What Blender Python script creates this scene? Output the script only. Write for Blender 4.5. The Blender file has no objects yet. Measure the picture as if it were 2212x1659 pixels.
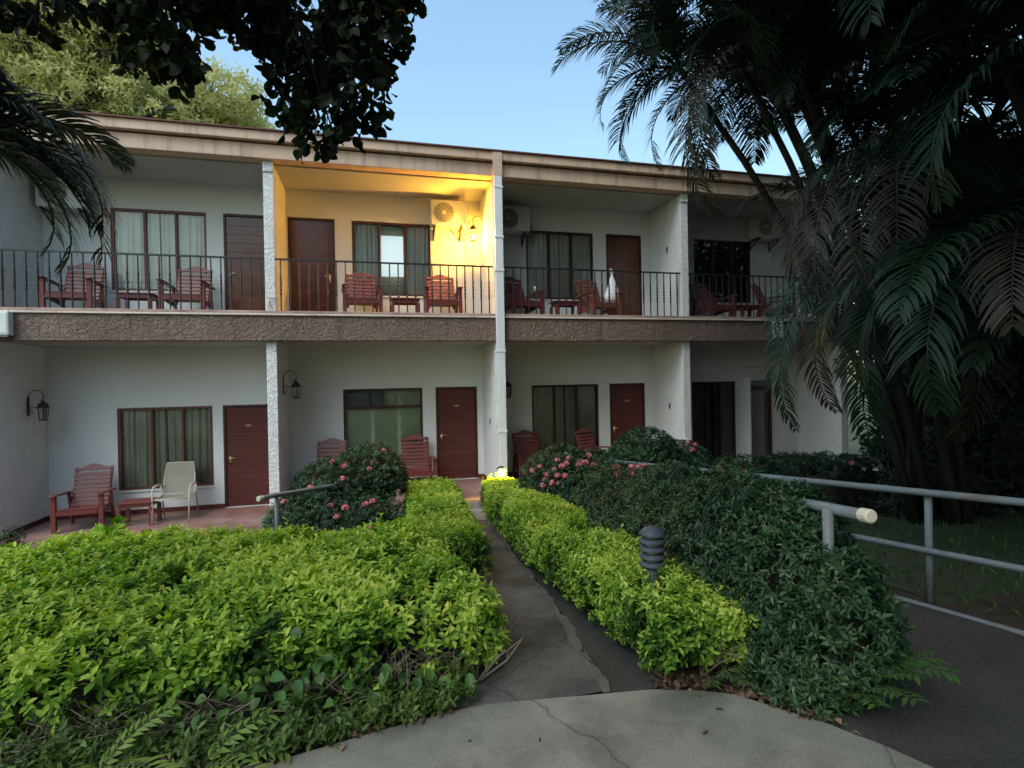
import bpy, math, random
import numpy as np
from mathutils import Vector, Matrix, noise as mnoise
R=math.radians
rng=np.random.default_rng(7); random.seed(7)
scn=bpy.context.scene; COL=scn.collection
def lk(o,parent=None):
    COL.objects.link(o)
    if parent is not None: o.parent=parent
    return o
def tag(o,label=None,cat=None,group=None,kind=None):
    if label: o['label']=label
    if cat: o['category']=cat
    if group: o['group']=group
    if kind: o['kind']=kind
    return o
def thing(name,label,cat,loc=(0,0,0),rz=0,group=None):
    o=bpy.data.objects.new(name,None); o.empty_display_size=.1
    o.location=loc; o.rotation_euler=(0,0,rz); lk(o); return tag(o,label,cat,group)
def dup(root,loc=None,rz=None,label=None,scale=None):
    def rec(o,par):
        c=o.copy(); COL.objects.link(c); c.parent=par
        for ch in list(o.children): rec(ch,c)
        return c
    r=rec(root,None)
    if loc is not None: r.location=loc
    if rz is not None: r.rotation_euler=(0,0,rz)
    if label: r['label']=label
    return r

# ------------------------------------------------------------------ materials
def nt(name):
    m=bpy.data.materials.new(name); m.use_nodes=True; t=m.node_tree
    b=t.nodes['Principled BSDF']; return m,t,b
def N(t,ty,**k):
    n=t.nodes.new(ty)
    for a,v in k.items():
        if a in n.inputs: n.inputs[a].default_value=v
        else: setattr(n,a,v)
    return n
def ramp(t,stops,fac):
    r=t.nodes.new('ShaderNodeValToRGB'); e=r.color_ramp.elements
    while len(e)<len(stops): e.new(.5)
    for i,(p,c) in enumerate(stops):
        e[i].position=p; e[i].color=(*c,1)
    t.links.new(fac,r.inputs[0]); return r
def objcoord(t):
    return N(t,'ShaderNodeTexCoord').outputs['Object']
def mixc(t,fac,a,b,mode='MIX'):
    m=t.nodes.new('ShaderNodeMix'); m.data_type='RGBA'; m.blend_type=mode
    for s,v in ((m.inputs[0],fac),(m.inputs[6],a),(m.inputs[7],b)):
        if hasattr(v,'default_value') or hasattr(v,'is_linked'): t.links.new(v,s)
        else: s.default_value=v if not isinstance(v,tuple) else (*v,1)
    return m.outputs[2]
def surf(name,c1,c2,scale=3,rough=.8,bump=.0,bscale=40,bdist=.01,detail=6,spec=.3,stain=None,stainscale=.8,vstreak=False,stamt=.6,metal=0):
    m,t,b=nt(name); co=objcoord(t)
    n=N(t,'ShaderNodeTexNoise',Scale=scale,Detail=detail,Roughness=.6); t.links.new(co,n.inputs[0])
    rp=ramp(t,[(.3,c1),(.7,c2)],n.outputs[0]); col=rp.outputs[0]
    if stain:
        mp=N(t,'ShaderNodeMapping'); t.links.new(co,mp.inputs[0])
        if vstreak: mp.inputs['Scale'].default_value=(5,5,.35)
        s=N(t,'ShaderNodeTexNoise',Scale=stainscale,Detail=8,Roughness=.65); t.links.new(mp.outputs[0],s.inputs[0])
        sr=ramp(t,[(.5,(0,0,0)),(.68,(stamt,)*3)],s.outputs[0])
        col=mixc(t,sr.outputs[0],col,stain)
    t.links.new(col,b.inputs['Base Color'])
    b.inputs['Roughness'].default_value=rough; b.inputs['Specular IOR Level'].default_value=spec; b.inputs['Metallic'].default_value=metal
    if bump:
        n2=N(t,'ShaderNodeTexNoise',Scale=bscale,Detail=5,Roughness=.6); t.links.new(co,n2.inputs[0])
        bp=N(t,'ShaderNodeBump',Strength=bump,Distance=bdist); t.links.new(n2.outputs[0],bp.inputs['Height']); t.links.new(bp.outputs[0],b.inputs['Normal'])
    return m
def stucco(name,c1,c2,bs=18,strength=.7,dist=.012,stain=None,stamt=.5):
    m,t,b=nt(name); co=objcoord(t)
    n=N(t,'ShaderNodeTexNoise',Scale=1.3,Detail=5); t.links.new(co,n.inputs[0])
    rp=ramp(t,[(.3,c1),(.7,c2)],n.outputs[0]); col=rp.outputs[0]
    if stain:
        mp=N(t,'ShaderNodeMapping'); mp.inputs['Scale'].default_value=(6,6,.5); t.links.new(co,mp.inputs[0])
        s=N(t,'ShaderNodeTexNoise',Scale=1.1,Detail=8,Roughness=.7); t.links.new(mp.outputs[0],s.inputs[0])
        sr=ramp(t,[(.54,(0,0,0)),(.75,(stamt,)*3)],s.outputs[0]); col=mixc(t,sr.outputs[0],col,stain)
    t.links.new(col,b.inputs['Base Color']); b.inputs['Roughness'].default_value=.85; b.inputs['Specular IOR Level'].default_value=.2
    n2=N(t,'ShaderNodeTexNoise',Scale=bs,Detail=3,Roughness=.55,Distortion=1.2); t.links.new(co,n2.inputs[0])
    r2=ramp(t,[(.42,(0,0,0)),(.6,(1,1,1))],n2.outputs[0])
    bp=N(t,'ShaderNodeBump',Strength=strength,Distance=dist); t.links.new(r2.outputs[0],bp.inputs['Height']); t.links.new(bp.outputs[0],b.inputs['Normal'])
    return m
def flat(name,c,rough=.5,metal=0,spec=.5,emit=None,es=1):
    m,t,b=nt(name); b.inputs['Base Color'].default_value=(*c,1); b.inputs['Roughness'].default_value=rough
    b.inputs['Metallic'].default_value=metal; b.inputs['Specular IOR Level'].default_value=spec
    if emit: b.inputs['Emission Color'].default_value=(*emit,1); b.inputs['Emission Strength'].default_value=es
    return m
def wood(name,c1,c2,rough=.45,sc=(3,60,60)):
    m,t,b=nt(name); co=objcoord(t); mp=N(t,'ShaderNodeMapping'); mp.inputs['Scale'].default_value=sc; t.links.new(co,mp.inputs[0])
    n=N(t,'ShaderNodeTexNoise',Scale=1,Detail=6,Distortion=.6); t.links.new(mp.outputs[0],n.inputs[0])
    rp=ramp(t,[(.3,c1),(.7,c2)],n.outputs[0]); t.links.new(rp.outputs[0],b.inputs['Base Color'])
    b.inputs['Roughness'].default_value=rough
    bp=N(t,'ShaderNodeBump',Strength=.25,Distance=.004); t.links.new(n.outputs[0],bp.inputs['Height']); t.links.new(bp.outputs[0],b.inputs['Normal'])
    return m
def leafmat(name,stops,rough=.45,trans=.35,spec=.4):
    m,t,b=nt(name); a=N(t,'ShaderNodeAttribute',attribute_name='rnd')
    rp=ramp(t,stops,a.outputs['Fac'])
    t.links.new(rp.outputs[0],b.inputs['Base Color']); b.inputs['Roughness'].default_value=rough; b.inputs['Specular IOR Level'].default_value=spec
    if trans>0:
        tr=N(t,'ShaderNodeBsdfTranslucent'); hs=N(t,'ShaderNodeHueSaturation',Saturation=1.15,Value=1.3); t.links.new(rp.outputs[0],hs.inputs['Color']); t.links.new(hs.outputs[0],tr.inputs[0])
        mx=N(t,'ShaderNodeMixShader'); mx.inputs[0].default_value=trans
        t.links.new(b.outputs[0],mx.inputs[1]); t.links.new(tr.outputs[0],mx.inputs[2]); t.links.new(mx.outputs[0],t.nodes['Material Output'].inputs[0])
    return m
def glassmat(name,tint=(.93,.96,.94),refl=1.0):
    m,t,b=nt(name); t.nodes.remove(b)
    tr=N(t,'ShaderNodeBsdfTransparent'); tr.inputs[0].default_value=(*tint,1)
    gl=N(t,'ShaderNodeBsdfGlossy',Roughness=.02); gl.inputs[0].default_value=(1,1,1,1)
    f=N(t,'ShaderNodeFresnel',IOR=1.55); mu=N(t,'ShaderNodeMath',operation='MULTIPLY'); mu.inputs[1].default_value=refl; t.links.new(f.outputs[0],mu.inputs[0])
    mx=N(t,'ShaderNodeMixShader'); t.links.new(mu.outputs[0],mx.inputs[0]); t.links.new(tr.outputs[0],mx.inputs[1]); t.links.new(gl.outputs[0],mx.inputs[2])
    t.links.new(mx.outputs[0],t.nodes['Material Output'].inputs[0]); return m
M={}
M['white']=stucco('white_stucco',(.70,.71,.70),(.80,.81,.80),bs=16,strength=.75,dist=.014,stain=(.45,.43,.38),stamt=.25)
M['wall']=surf('white_plaster',(.64,.66,.655),(.72,.735,.73),scale=.8,bump=.5,bscale=26,bdist=.01,rough=.9,spec=.15,stain=(.42,.40,.35),stainscale=1.6,stamt=.14)
M['ceil']=surf('ceiling_paint',(.42,.42,.39),(.50,.50,.47),scale=.7,bump=.1,bscale=30,rough=.9,spec=.15)
M['band']=stucco('brown_stucco',(.19,.135,.115),(.24,.175,.15),bs=13,strength=1,dist=.02,stain=(.10,.06,.055),stamt=.8)
M['fascia']=surf('tan_fascia_paint',(.56,.40,.30),(.66,.48,.36),scale=1.5,rough=.75,bump=.1,stain=(.16,.10,.08),stainscale=1.3,vstreak=True,stamt=.45)
M['fascia_line']=surf('brown_drip_edge',(.12,.05,.045),(.17,.08,.06),scale=2)
M['roof']=surf('roof_sheet',(.12,.05,.04),(.18,.08,.06),scale=2)
M['ledge']=surf('ledge_paint',(.36,.24,.20),(.48,.34,.28),scale=2.2,stain=(.12,.08,.07),stainscale=3,stamt=.7)
M['trim']=surf('pale_trim',(.62,.54,.48),(.72,.64,.58),scale=3,stain=(.3,.2,.17),stainscale=4)
M['tile']=surf('red_terrace_floor',(.20,.085,.07),(.34,.20,.17),scale=2.2,rough=.4,stain=(.36,.28,.24),stainscale=1.5,spec=.5,bump=.1)
M['skirt']=flat('red_skirting',(.10,.016,.014),.5)
M['slabedge']=surf('concrete_edge',(.26,.22,.19),(.38,.33,.29),scale=4,stain=(.08,.08,.06),stainscale=3,bump=.3)
M['iron']=flat('black_wrought_iron',(.012,.014,.016),.45,spec=.5)
M['frame']=wood('dark_window_wood',(.035,.012,.008),(.06,.022,.014),.5)
M['frame_red']=wood('red_window_wood',(.10,.03,.02),(.14,.045,.03),.5)
M['door']=wood('red_door_paint',(.075,.012,.010),(.10,.017,.014),.55,sc=(1,8,8))
M['door_gloss']=wood('varnished_door',(.075,.018,.010),(.14,.038,.018),.22,sc=(3,30,6))
M['brass']=flat('brass',(.75,.52,.25),.25,1)
M['chrome']=flat('satin_metal',(.7,.7,.68),.3,1)
M['chair']=wood('red_painted_timber',(.12,.024,.022),(.19,.045,.038),.42,sc=(4,40,40))
M['chair2']=wood('worn_brown_timber',(.15,.045,.028),(.24,.085,.05),.5,sc=(4,40,40))
M['sling']=surf('beige_sling_mesh',(.24,.23,.185),(.29,.28,.23),scale=60,rough=.7)
M['alu']=flat('beige_tube',(.46,.42,.34),.4)
M['curtain']=surf('sheer_curtain',(.66,.65,.61),(.80,.78,.73),scale=2,rough=.95)
M['curtain_d']=surf('olive_curtain',(.38,.36,.28),(.50,.48,.40),scale=2,rough=.95)
M['curtain_k']=surf('dark_curtain',(.10,.10,.09),(.16,.16,.14),scale=2,rough=.95)
M['blind']=surf('pale_green_blind',(.46,.52,.40),(.52,.58,.46),scale=1.2,rough=.6)
M['lit']=flat('glowing_blind',(.8,.85,.85),.8,emit=(.80,.95,1.0),es=.35)  # blind's own emission stands in for the bright pane; no lamp behind it
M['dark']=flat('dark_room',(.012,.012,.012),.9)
M['glass']=glassmat('window_glass')
M['plastic']=surf('white_plastic',(.62,.66,.64),(.70,.73,.71),scale=5,rough=.5)
M['ac']=surf('ac_casing',(.55,.56,.52),(.66,.67,.63),scale=3,rough=.5)
M['ac_grille']=flat('ac_grille',(.16,.16,.15),.6)
M['pvc']=surf('painted_downpipe',(.66,.69,.72),(.74,.76,.78),scale=2,rough=.5)
M['rail']=surf('grey_pipe_paint',(.15,.175,.185),(.23,.255,.265),scale=6,rough=.45,stain=(.12,.08,.05),stainscale=6,stamt=.6)
M['railcap']=flat('cream_cap',(.66,.60,.45),.5)
M['bollard']=surf('blue_grey_bollard',(.05,.06,.08),(.085,.095,.12),scale=20,rough=.55)
M['rust']=flat('lantern_iron',(.03,.016,.01),.5)
M['lglass']=glassmat('lantern_glass',(.9,.9,.85))
M['cloth']=flat('white_plastic_bag',(.88,.89,.93),.4)
M['pave']=None
# ------------------------------------------------------------------ mesh builder
class MB:
    def __init__(s): s.v=[]; s.f=[]
    def add(s,vs,fs):
        o=len(s.v); s.v+= [tuple(v) for v in vs]; s.f+=[tuple(i+o for i in f) for f in fs]; return s
    def box(s,x0,x1,y0,y1,z0,z1,mat=None):
        vs=[(x0,y0,z0),(x1,y0,z0),(x1,y1,z0),(x0,y1,z0),(x0,y0,z1),(x1,y0,z1),(x1,y1,z1),(x0,y1,z1)]
        if mat is not None: vs=[mat@Vector(v) for v in vs]
        return s.add(vs,[(0,3,2,1),(4,5,6,7),(0,1,5,4),(1,2,6,5),(2,3,7,6),(3,0,4,7)])
    def bar(s,a,b,w,h):
        a=Vector(a);b=Vector(b);d=(b-a);L=d.length;d.normalize()
        up=Vector((0,0,1)) if abs(d.z)<.95 else Vector((0,1,0))
        x=d.cross(up).normalized(); z=x.cross(d)
        vs=[]
        for p in (a,b):
            for i,j in ((-1,-1),(1,-1),(1,1),(-1,1)): vs.append(p+x*(i*w/2)+z*(j*h/2))
        return s.add(vs,[(3,2,1,0),(4,5,6,7),(0,1,5,4),(1,2,6,5),(2,3,7,6),(3,0,4,7)])
    def tube(s,pts,r,n=8,cap=True,sq=False):
        pts=[Vector(p) for p in pts]; rs=r if isinstance(r,(list,tuple)) else [r]*len(pts)
        o=len(s.v); px=None
        for i,p in enumerate(pts):
            d=(pts[min(i+1,len(pts)-1)]-pts[max(i-1,0)])
            if d.length<1e-9: d=Vector((0,0,1))
            d.normalize()
            if px is None: px=d.orthogonal().normalized()
            px=(px-d*px.dot(d)); 
            if px.length<1e-6: px=d.orthogonal()
            px.normalize(); py=d.cross(px)
            for k in range(n):
                a=2*math.pi*k/n; s.v.append(tuple(p+px*math.cos(a)*rs[i]+py*math.sin(a)*rs[i]))
        for i in range(len(pts)-1):
            for k in range(n):
                a=o+i*n+k;b=o+i*n+(k+1)%n; s.f.append((a,b,b+n,a+n))
        if cap:
            s.f.append(tuple(o+k for k in reversed(range(n)))); e=o+(len(pts)-1)*n; s.f.append(tuple(e+k for k in range(n)))
        return s
    def lathe(s,prof,c=(0,0,0),n=20):
        return s.tube([(c[0],c[1],c[2]+z) for r,z in prof],[max(r,1e-4) for r,z in prof],n)
    def prism(s,poly,y0,y1):   # polygon in xz
        n=len(poly); vs=[(x,y0,z) for x,z in poly]+[(x,y1,z) for x,z in poly]
        return s.add(vs,[tuple(range(n)),tuple(reversed(range(n,2*n)))]+[(i,i+n,(i+1)%n+n,(i+1)%n) for i in range(n)])
    def xform(s,m): s.v=[tuple(m@Vector(v)) for v in s.v]; return s
    def build(s,name,mat,parent=None,smooth=False,bevel=0,kind=None):
        me=bpy.data.meshes.new(name); me.from_pydata(s.v,[],s.f)
        if smooth: me.polygons.foreach_set('use_smooth',[True]*len(me.polygons))
        me.materials.append(mat); o=bpy.data.objects.new(name,me); lk(o,parent)
        if bevel:
            b=o.modifiers.new('bevel','BEVEL'); b.width=bevel; b.segments=2; b.limit_method='ANGLE'
        if kind: o['kind']=kind
        return o
def lerp(a,b,t): return a+(b-a)*t

# ------------------------------------------------------------------ camera
CAM=Vector((1.8802,-10.4276,2.1334)); yaw,pitch,roll,F=-.25,-.0038,-.0191,1158.5
fw=Vector((-math.sin(yaw)*math.cos(pitch),math.cos(yaw)*math.cos(pitch),math.sin(pitch)))
r_=Vector((math.cos(yaw),math.sin(yaw),0)); up_=r_.cross(fw)
r2=r_*math.cos(roll)+up_*math.sin(roll); u2=-r_*math.sin(roll)+up_*math.cos(roll)
cam=bpy.data.cameras.new('camera'); camo=bpy.data.objects.new('camera',cam); COL.objects.link(camo)
camo.matrix_world=Matrix(((r2.x,u2.x,-fw.x,CAM.x),(r2.y,u2.y,-fw.y,CAM.y),(r2.z,u2.z,-fw.z,CAM.z),(0,0,0,1)))
cam.sensor_width=36; cam.lens=36*F/2212; cam.clip_end=600; cam.clip_start=.05
scn.camera=camo

# ------------------------------------------------------------------ light
SUN_EL,SUN_AZ=R(52),R(225)      # azimuth clockwise from +Y: behind and left of the camera
w=bpy.data.worlds.new('World'); scn.world=w; w.use_nodes=True; t=w.node_tree
sky=t.nodes.new('ShaderNodeTexSky'); sky.sky_type='NISHITA'; sky.sun_disc=False
sky.sun_elevation=SUN_EL; sky.sun_rotation=SUN_AZ; sky.air_density=1.8; sky.dust_density=2.5; sky.ozone_density=3.0
bg=t.nodes['Background']; t.links.new(mixc(t,1.0,sky.outputs[0],(.96,1.05,1.04),'MULTIPLY'),bg.inputs[0]); bg.inputs[1].default_value=.13
sl=bpy.data.lights.new('sun','SUN'); sl.energy=.6; sl.angle=R(35); sl.color=(.96,.98,1)
so=bpy.data.objects.new('sun',sl); lk(so)
sd=Vector((math.sin(SUN_AZ)*math.cos(SUN_EL),math.cos(SUN_AZ)*math.cos(SUN_EL),math.sin(SUN_EL)))
so.rotation_euler=(-sd).to_track_quat('-Z','Y').to_euler()
scn.view_settings.view_transform='Standard'; scn.view_settings.look='None'; scn.view_settings.exposure=1.0; scn.view_settings.gamma=1
def lamp(loc,power,color,rad,parent):
    l=bpy.data.lights.new('bulb_light','POINT'); l.energy=power; l.color=color; l.shadow_soft_size=rad
    o=bpy.data.objects.new('bulb_light',l); o.location=loc; lk(o,parent); return o

# ------------------------------------------------------------------ ground
def gz(x,y):
    base=lerp(.5,-.15,min(1,max(0,(y+7.8)/6.8)))
    if x<.3: base-= .27*min(1,max(0,(.3-x)/.8))*min(1,max(0,(y+5)/3.5))
    return base
def sheet(name,mat,fn,nx,ny,kind='structure'):
    vs=[];fs=[]
    for j in range(ny+1):
        for i in range(nx+1): vs.append(fn(i/nx,j/ny))
    for j in range(ny):
        for i in range(nx): a=j*(nx+1)+i; fs.append((a,a+1,a+nx+2,a+nx+1))
    mb=MB(); mb.add(vs,fs); return mb.build(name,mat,None,smooth=True,kind=kind)
def speckle(m,sc=90,amt=.35,crack=True):
    t=m.node_tree; b=t.nodes['Principled BSDF']; src=b.inputs['Base Color'].links[0].from_socket; co=objcoord(t)
    n=N(t,'ShaderNodeTexNoise',Scale=sc,Detail=3,Roughness=.8); t.links.new(co,n.inputs[0])
    r=ramp(t,[(.35,(1-amt,)*3),(.62,(1.12,)*3)],n.outputs[0]); col=mixc(t,1.0,src,r.outputs[0],'MULTIPLY')
    if crack:
        v=N(t,'ShaderNodeTexVoronoi',feature='DISTANCE_TO_EDGE',Scale=.75); n2=N(t,'ShaderNodeTexNoise',Scale=5,Detail=5); t.links.new(co,n2.inputs[0])
        mx=mixc(t,.12,co,n2.outputs[1]); t.links.new(mx,v.inputs[0])
        cr=ramp(t,[(.0,(.35,.35,.33)),(.006,(1,1,1))],v.outputs[0]); col=mixc(t,.7,col,cr.outputs[0],'MULTIPLY')
    t.links.new(col,b.inputs['Base Color'])
M['soil']=surf('leaf_litter_soil',(.035,.026,.018),(.085,.06,.04),scale=9,rough=.95,bump=.8,bscale=30,bdist=.03,stain=(.03,.05,.015),stainscale=1.2)
M['far_ground']=surf('rough_grass_ground',(.03,.045,.018),(.07,.08,.04),scale=.4,rough=.95)
M['concrete']=surf('pavement_concrete',(.165,.158,.128),(.275,.262,.215),scale=3.5,rough=.85,bump=.35,bscale=60,bdist=.006,stain=(.10,.105,.075),stainscale=1.7,stamt=.8,detail=12)
M['path']=surf('weathered_path_concrete',(.065,.063,.055),(.155,.147,.125),scale=3.2,rough=.8,bump=.35,bscale=50,bdist=.008,stain=(.025,.026,.024),stainscale=.9,stamt=.95,detail=10)
M['gutter']=surf('mossy_gutter',(.032,.032,.029),(.06,.058,.05),scale=3,rough=.75,bump=.4,bscale=40,stain=(.03,.035,.03),stainscale=2)
M['ridge']=surf('worn_edge_concrete',(.07,.07,.06),(.16,.15,.12),scale=8,rough=.85,bump=.4,stain=(.07,.065,.06),stainscale=4)
M['rampc']=surf('ramp_concrete',(.04,.04,.035),(.07,.066,.058),scale=2.5,rough=.85,bump=.3,stain=(.05,.05,.045),stainscale=1)
sheet('ground',M['soil'],lambda u,v:(lerp(-14,24,u),lerp(-20,2,v),gz(lerp(-14,24,u),lerp(-20,2,v))-.012),76,60)
def farg(u,v):
    a=u*2*math.pi; r=18+260*v*v; return (5+math.cos(a)*r,-6+math.sin(a)*r,-.75)
sheet('far_ground',M['far_ground'],farg,64,10)
sheet('far_field',M['far_ground'],lambda u,v:(lerp(-60,70,u),lerp(-60,60,v),-.80),4,4)
# front pavement, with irregular back edge
def pe(x):
    pts=[(-7,-7.55),(0,-7.7),(1.39,-7.94),(1.9,-7.84),(2.37,-7.78),(3.25,-7.9),(3.6,-8.02),(3.92,-8.42),(4.10,-8.75),(4.5,-10.5),(8,-14)]
    for (a,b),(c,d) in zip(pts,pts[1:]):
        if a<=x<=c: return lerp(b,d,(x-a)/(c-a))
    return pts[-1][1]
def pavef(u,v):
    x=lerp(-7,8,u); return (x,lerp(-16,pe(x)+.006*mnoise.noise(Vector((x*9,0,3))),v),.518+.006*mnoise.noise(Vector((x*.6,v*6,0))))
sheet('pavement',M['concrete'],pavef,120,40)
def strip(name,mat,pts,off,nseg=80,wn=4,h=0,wob=0):
    # pts: (y, xleft, xright)
    def fn(u,v):
        y=lerp(pts[0][0],pts[-1][0],v)
        for a,b in zip(pts,pts[1:]):
            if a[0]<=y<=b[0]+1e-6:
                k=(y-a[0])/(b[0]-a[0]); xl=lerp(a[1],b[1],k); xr=lerp(a[2],b[2],k)
        x=lerp(xl,xr,u)+wob*mnoise.noise(Vector((y*2.3,u*1.5,9)))+wob*.5*mnoise.noise(Vector((y*9,u*3,4))); return (x,y,gz(1,y)+off+h*math.sin(math.pi*u)+(.003*mnoise.noise(Vector((x*4,y*4,1))) if wn==4 else 0))
    return sheet(name,mat,fn,wn,nseg)
speckle(M['concrete'],110,.3,True); speckle(M['path'],80,.4,True); speckle(M['gutter'],60,.4,False); speckle(M['rampc'],60,.4,False)
strip('path',M['path'],[(-7.82,2.15,3.02),(-6.5,2.45,3.2),(-3.9,2.75,3.42),(-.9,3.0,4.0)],.004)
strip('path_gutter',M['gutter'],[(-7.86,3.05,3.36),(-6.5,3.23,3.62),(-3.9,3.45,3.85),(-1.3,3.75,4.0)],.0)
strip('path_edge',M['ridge'],[(-7.84,3.0,3.06),(-7.2,3.08,3.12),(-6.5,3.18,3.23),(-3.9,3.40,3.44),(-1.6,3.66,3.70)],.0065,140,3,.0,wob=.045)
sheet('landing',M['slabedge'],lambda u,v:(lerp(2.9,4.3,u),lerp(-2.1,-.78,v),gz(1,lerp(-2.1,-.78,v))+.010),4,6)
strip('ramp',M['rampc'],[(-14.5,3.6,8),(-10.5,3.7,7),(-8.52,3.9,5.75),(-4.3,4.15,5.4),(-1.5,4.1,5.2)],.002)
sheet('side_lawn',M['far_ground'],lambda u,v:(lerp(5.9,16,u),lerp(-9,-3.3,v),gz(9,lerp(-9,-3.3,v))-.004),6,6)
sheet('side_path',M['rampc'],lambda u,v:(lerp(7.5,22,u),lerp(-3.2,-1.6,v)+u*1.2,-.02),6,2)

# ------------------------------------------------------------------ building
B=4.2062; W=.1734; D=1.3646; S=2.951; BT=3.40; F2=3.486; FL=3.42; T=6.2278; RT=6.655
bld=thing('motel_building','long two-storey white motel block with tan roof fascia and brown stucco balcony band','building')
XL,XR=-2*B,3*B+W
Zf={-2:-.27,-1:-.27,0:0,1:0,2:0}
def wall_holes(x0,x1,z0,z1,holes,y,th):
    xs=sorted({x0,x1}|{h[0] for h in holes}|{h[1] for h in holes}); zs=sorted({z0,z1}|{h[2] for h in holes}|{h[3] for h in holes})
    mb=MB()
    for a,b in zip(xs,xs[1:]):
        for c,d in zip(zs,zs[1:]):
            cx,cz=(a+b)/2,(c+d)/2
            if any(h[0]<cx<h[1] and h[2]<cz<h[3] for h in holes): continue
            mb.add([(a,y,c),(b,y,c),(b,y,d),(a,y,d)],[(0,1,2,3)])
    for h in holes:
        a,b,c,d=h
        mb.add([(a,y,c),(b,y,c),(b,y,d),(a,y,d),(a,y+th,c),(b,y+th,c),(b,y+th,d),(a,y+th,d)],[(0,4,5,1),(1,5,6,2),(2,6,7,3),(3,7,4,0)])
    return mb
WW=1.65;DW=.92;WT=2.046;WBT=.465
lowwin=[-2.907,1.2259,5.3535,9.4928]; lowdoor=[-1.0723,3.1598,7.2851]
upwin=[-2.9497,1.4638,5.2823,9.62]; updoor=[-.9934,.2048,7.2588]
qz=lambda x:-.2722 if x<0 else 0
holesL=[(x,x+WW,WBT+qz(x),WT+qz(x)) for x in lowwin[:3]]+[(lowwin[3],lowwin[3]+1.26,.02,WT)]+[(x,x+DW,0.012+qz(x),2.05+qz(x)) for x in lowdoor]+[(10.80,11.74,.012,2.05)]
holesU=[(x,x+WW,4.026,3.561+WT) for x in upwin]+[(x,x+DW,FL+.012,5.61) for x in updoor]
wall_holes(XL,XR,-.35,S,holesL,D,.10).build('back_wall',M['wall'],bld)
wall_holes(XL,XR,FL-.1,6.3,holesU,D,.10).build('back_wall',M['wall'],bld)
# black sheet painted as room darkness behind openings
MB().box(XL,XR,D+.5,D+.55,-.4,6.3).build('dark_backing',M['dark'],bld)
MB().box(XL,XR,D+.6,9.5,-.4,6.25).build('rear_block',M['wall'],bld)
# partitions
for i in range(-1,4):
    x=i*B; zb=-.27 if i<=0 else 0.0
    MB().box(x,x+W,0,D-.001,zb+.004,S-.002).build('partition_wall',M['white'],bld,bevel=.008)
    MB().box(x,x+W,.0,D-.001,F2+.002,6.16 if i!=1 else 6.16).build('partition_wall',M['white'],bld,bevel=.008)
    MB().box(x+.004,x+W-.004,-.012,0.02,zb-.1,zb+.06).build('wall_base',M['skirt'],bld)
    MB().box(x+.002,x+W-.002,-.028,-.001,6.0,T-.035).build('partition_cap',M['white'],bld)
# end wall beyond
MB().box(XR,XR+.02,0.005,9.4,-.3,6.6).build('side_wall',M['wall'],bld)
# ceilings
MB().box(XL,XR,.14,D+.1,6.165,6.2).build('ceiling',M['ceil'],bld)
# balcony slab: interior, band, ledge, trim
MB().box(XL,XR,.10,D+.09,S,FL-.001).build('balcony_slab',M['ceil'],bld)
MB().box(XL-.02,XR+.06,-.10,.099,S,BT).build('balcony_band',M['band'],bld,bevel=.01)
MB().box(XL-.02,XR+.08,-.135,.10,BT+.001,BT+.034).build('band_trim',M['trim'],bld,bevel=.006)
MB().box(XL-.02,XR+.07,-.12,.16,BT+.036,F2).build('balcony_ledge',M['ledge'],bld,bevel=.008)
# roof fascia
rf=MB().box(XL-.6,XR+.7,-.18,9.8,6.50,6.60).build('roof',M['roof'],bld)
MB().box(XL-.6,XR+.6,-.12,.135,6.19,6.44).build('lower_fascia',M['fascia'],rf,bevel=.01)
MB().box(XL-.6,XR+.6,-.105,.10,6.44,6.47).build('shadow_gap',M['fascia_line'],rf)
MB().box(XL-.6,XR+.65,-.22,.12,6.47,6.634).build('upper_fascia',M['fascia'],rf,bevel=.01)
MB().box(XL-.6,XR+.70,-.26,.15,6.635,6.66).build('drip_edge',M['fascia_line'],rf)
MB().box(XL-.6,XR+.65,.12,9.6,6.205,6.46).build('soffit',M['ceil'],rf)
MB().box(B-.02,B+.16,-.245,-.20,6.17,6.62).build('fascia_joint',M['fascia'],rf)
# terrace slabs
MB().box(XL,.0,-.72,D+.05,-.60,-.2722).build('terrace_floor',M['tile'],bld,bevel=.01)
MB().box(.02,XR+.1,-.85,D+.05,-.55,0).build('terrace_floor',M['tile'],bld,bevel=.01)
MB().box(XL,-.02,-.76,-.721,-.60,-.29).build('terrace_edge',M['slabedge'],bld)
MB().box(.0,XR+.1,-.89,-.851,-.55,-.02).build('terrace_edge',M['slabedge'],bld)
for i in range(-1,3):
    x=i*B; z=-.2722 if i<0 else 0
    segs=[];
    occ=sorted([(d,d+DW) for d in lowdoor+[10.8] if x<d<x+B]); a=x+W+.001
    for c,d in occ: segs.append((a,c)); a=d
    segs.append((a,x+B-.001)); mb=MB()
    for c,d in segs: 
        if d-c>.02: mb.box(c,d,D-.018,D-.001,z+.001,z+.09)
    mb.box(x+W,x+W+.016,.02,D-.02,z+.001,z+.09); mb.box(x+B-.016,x+B,.02,D-.02,z+.001,z+.09)
    mb.build('skirting',M['skirt'],bld)
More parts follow.
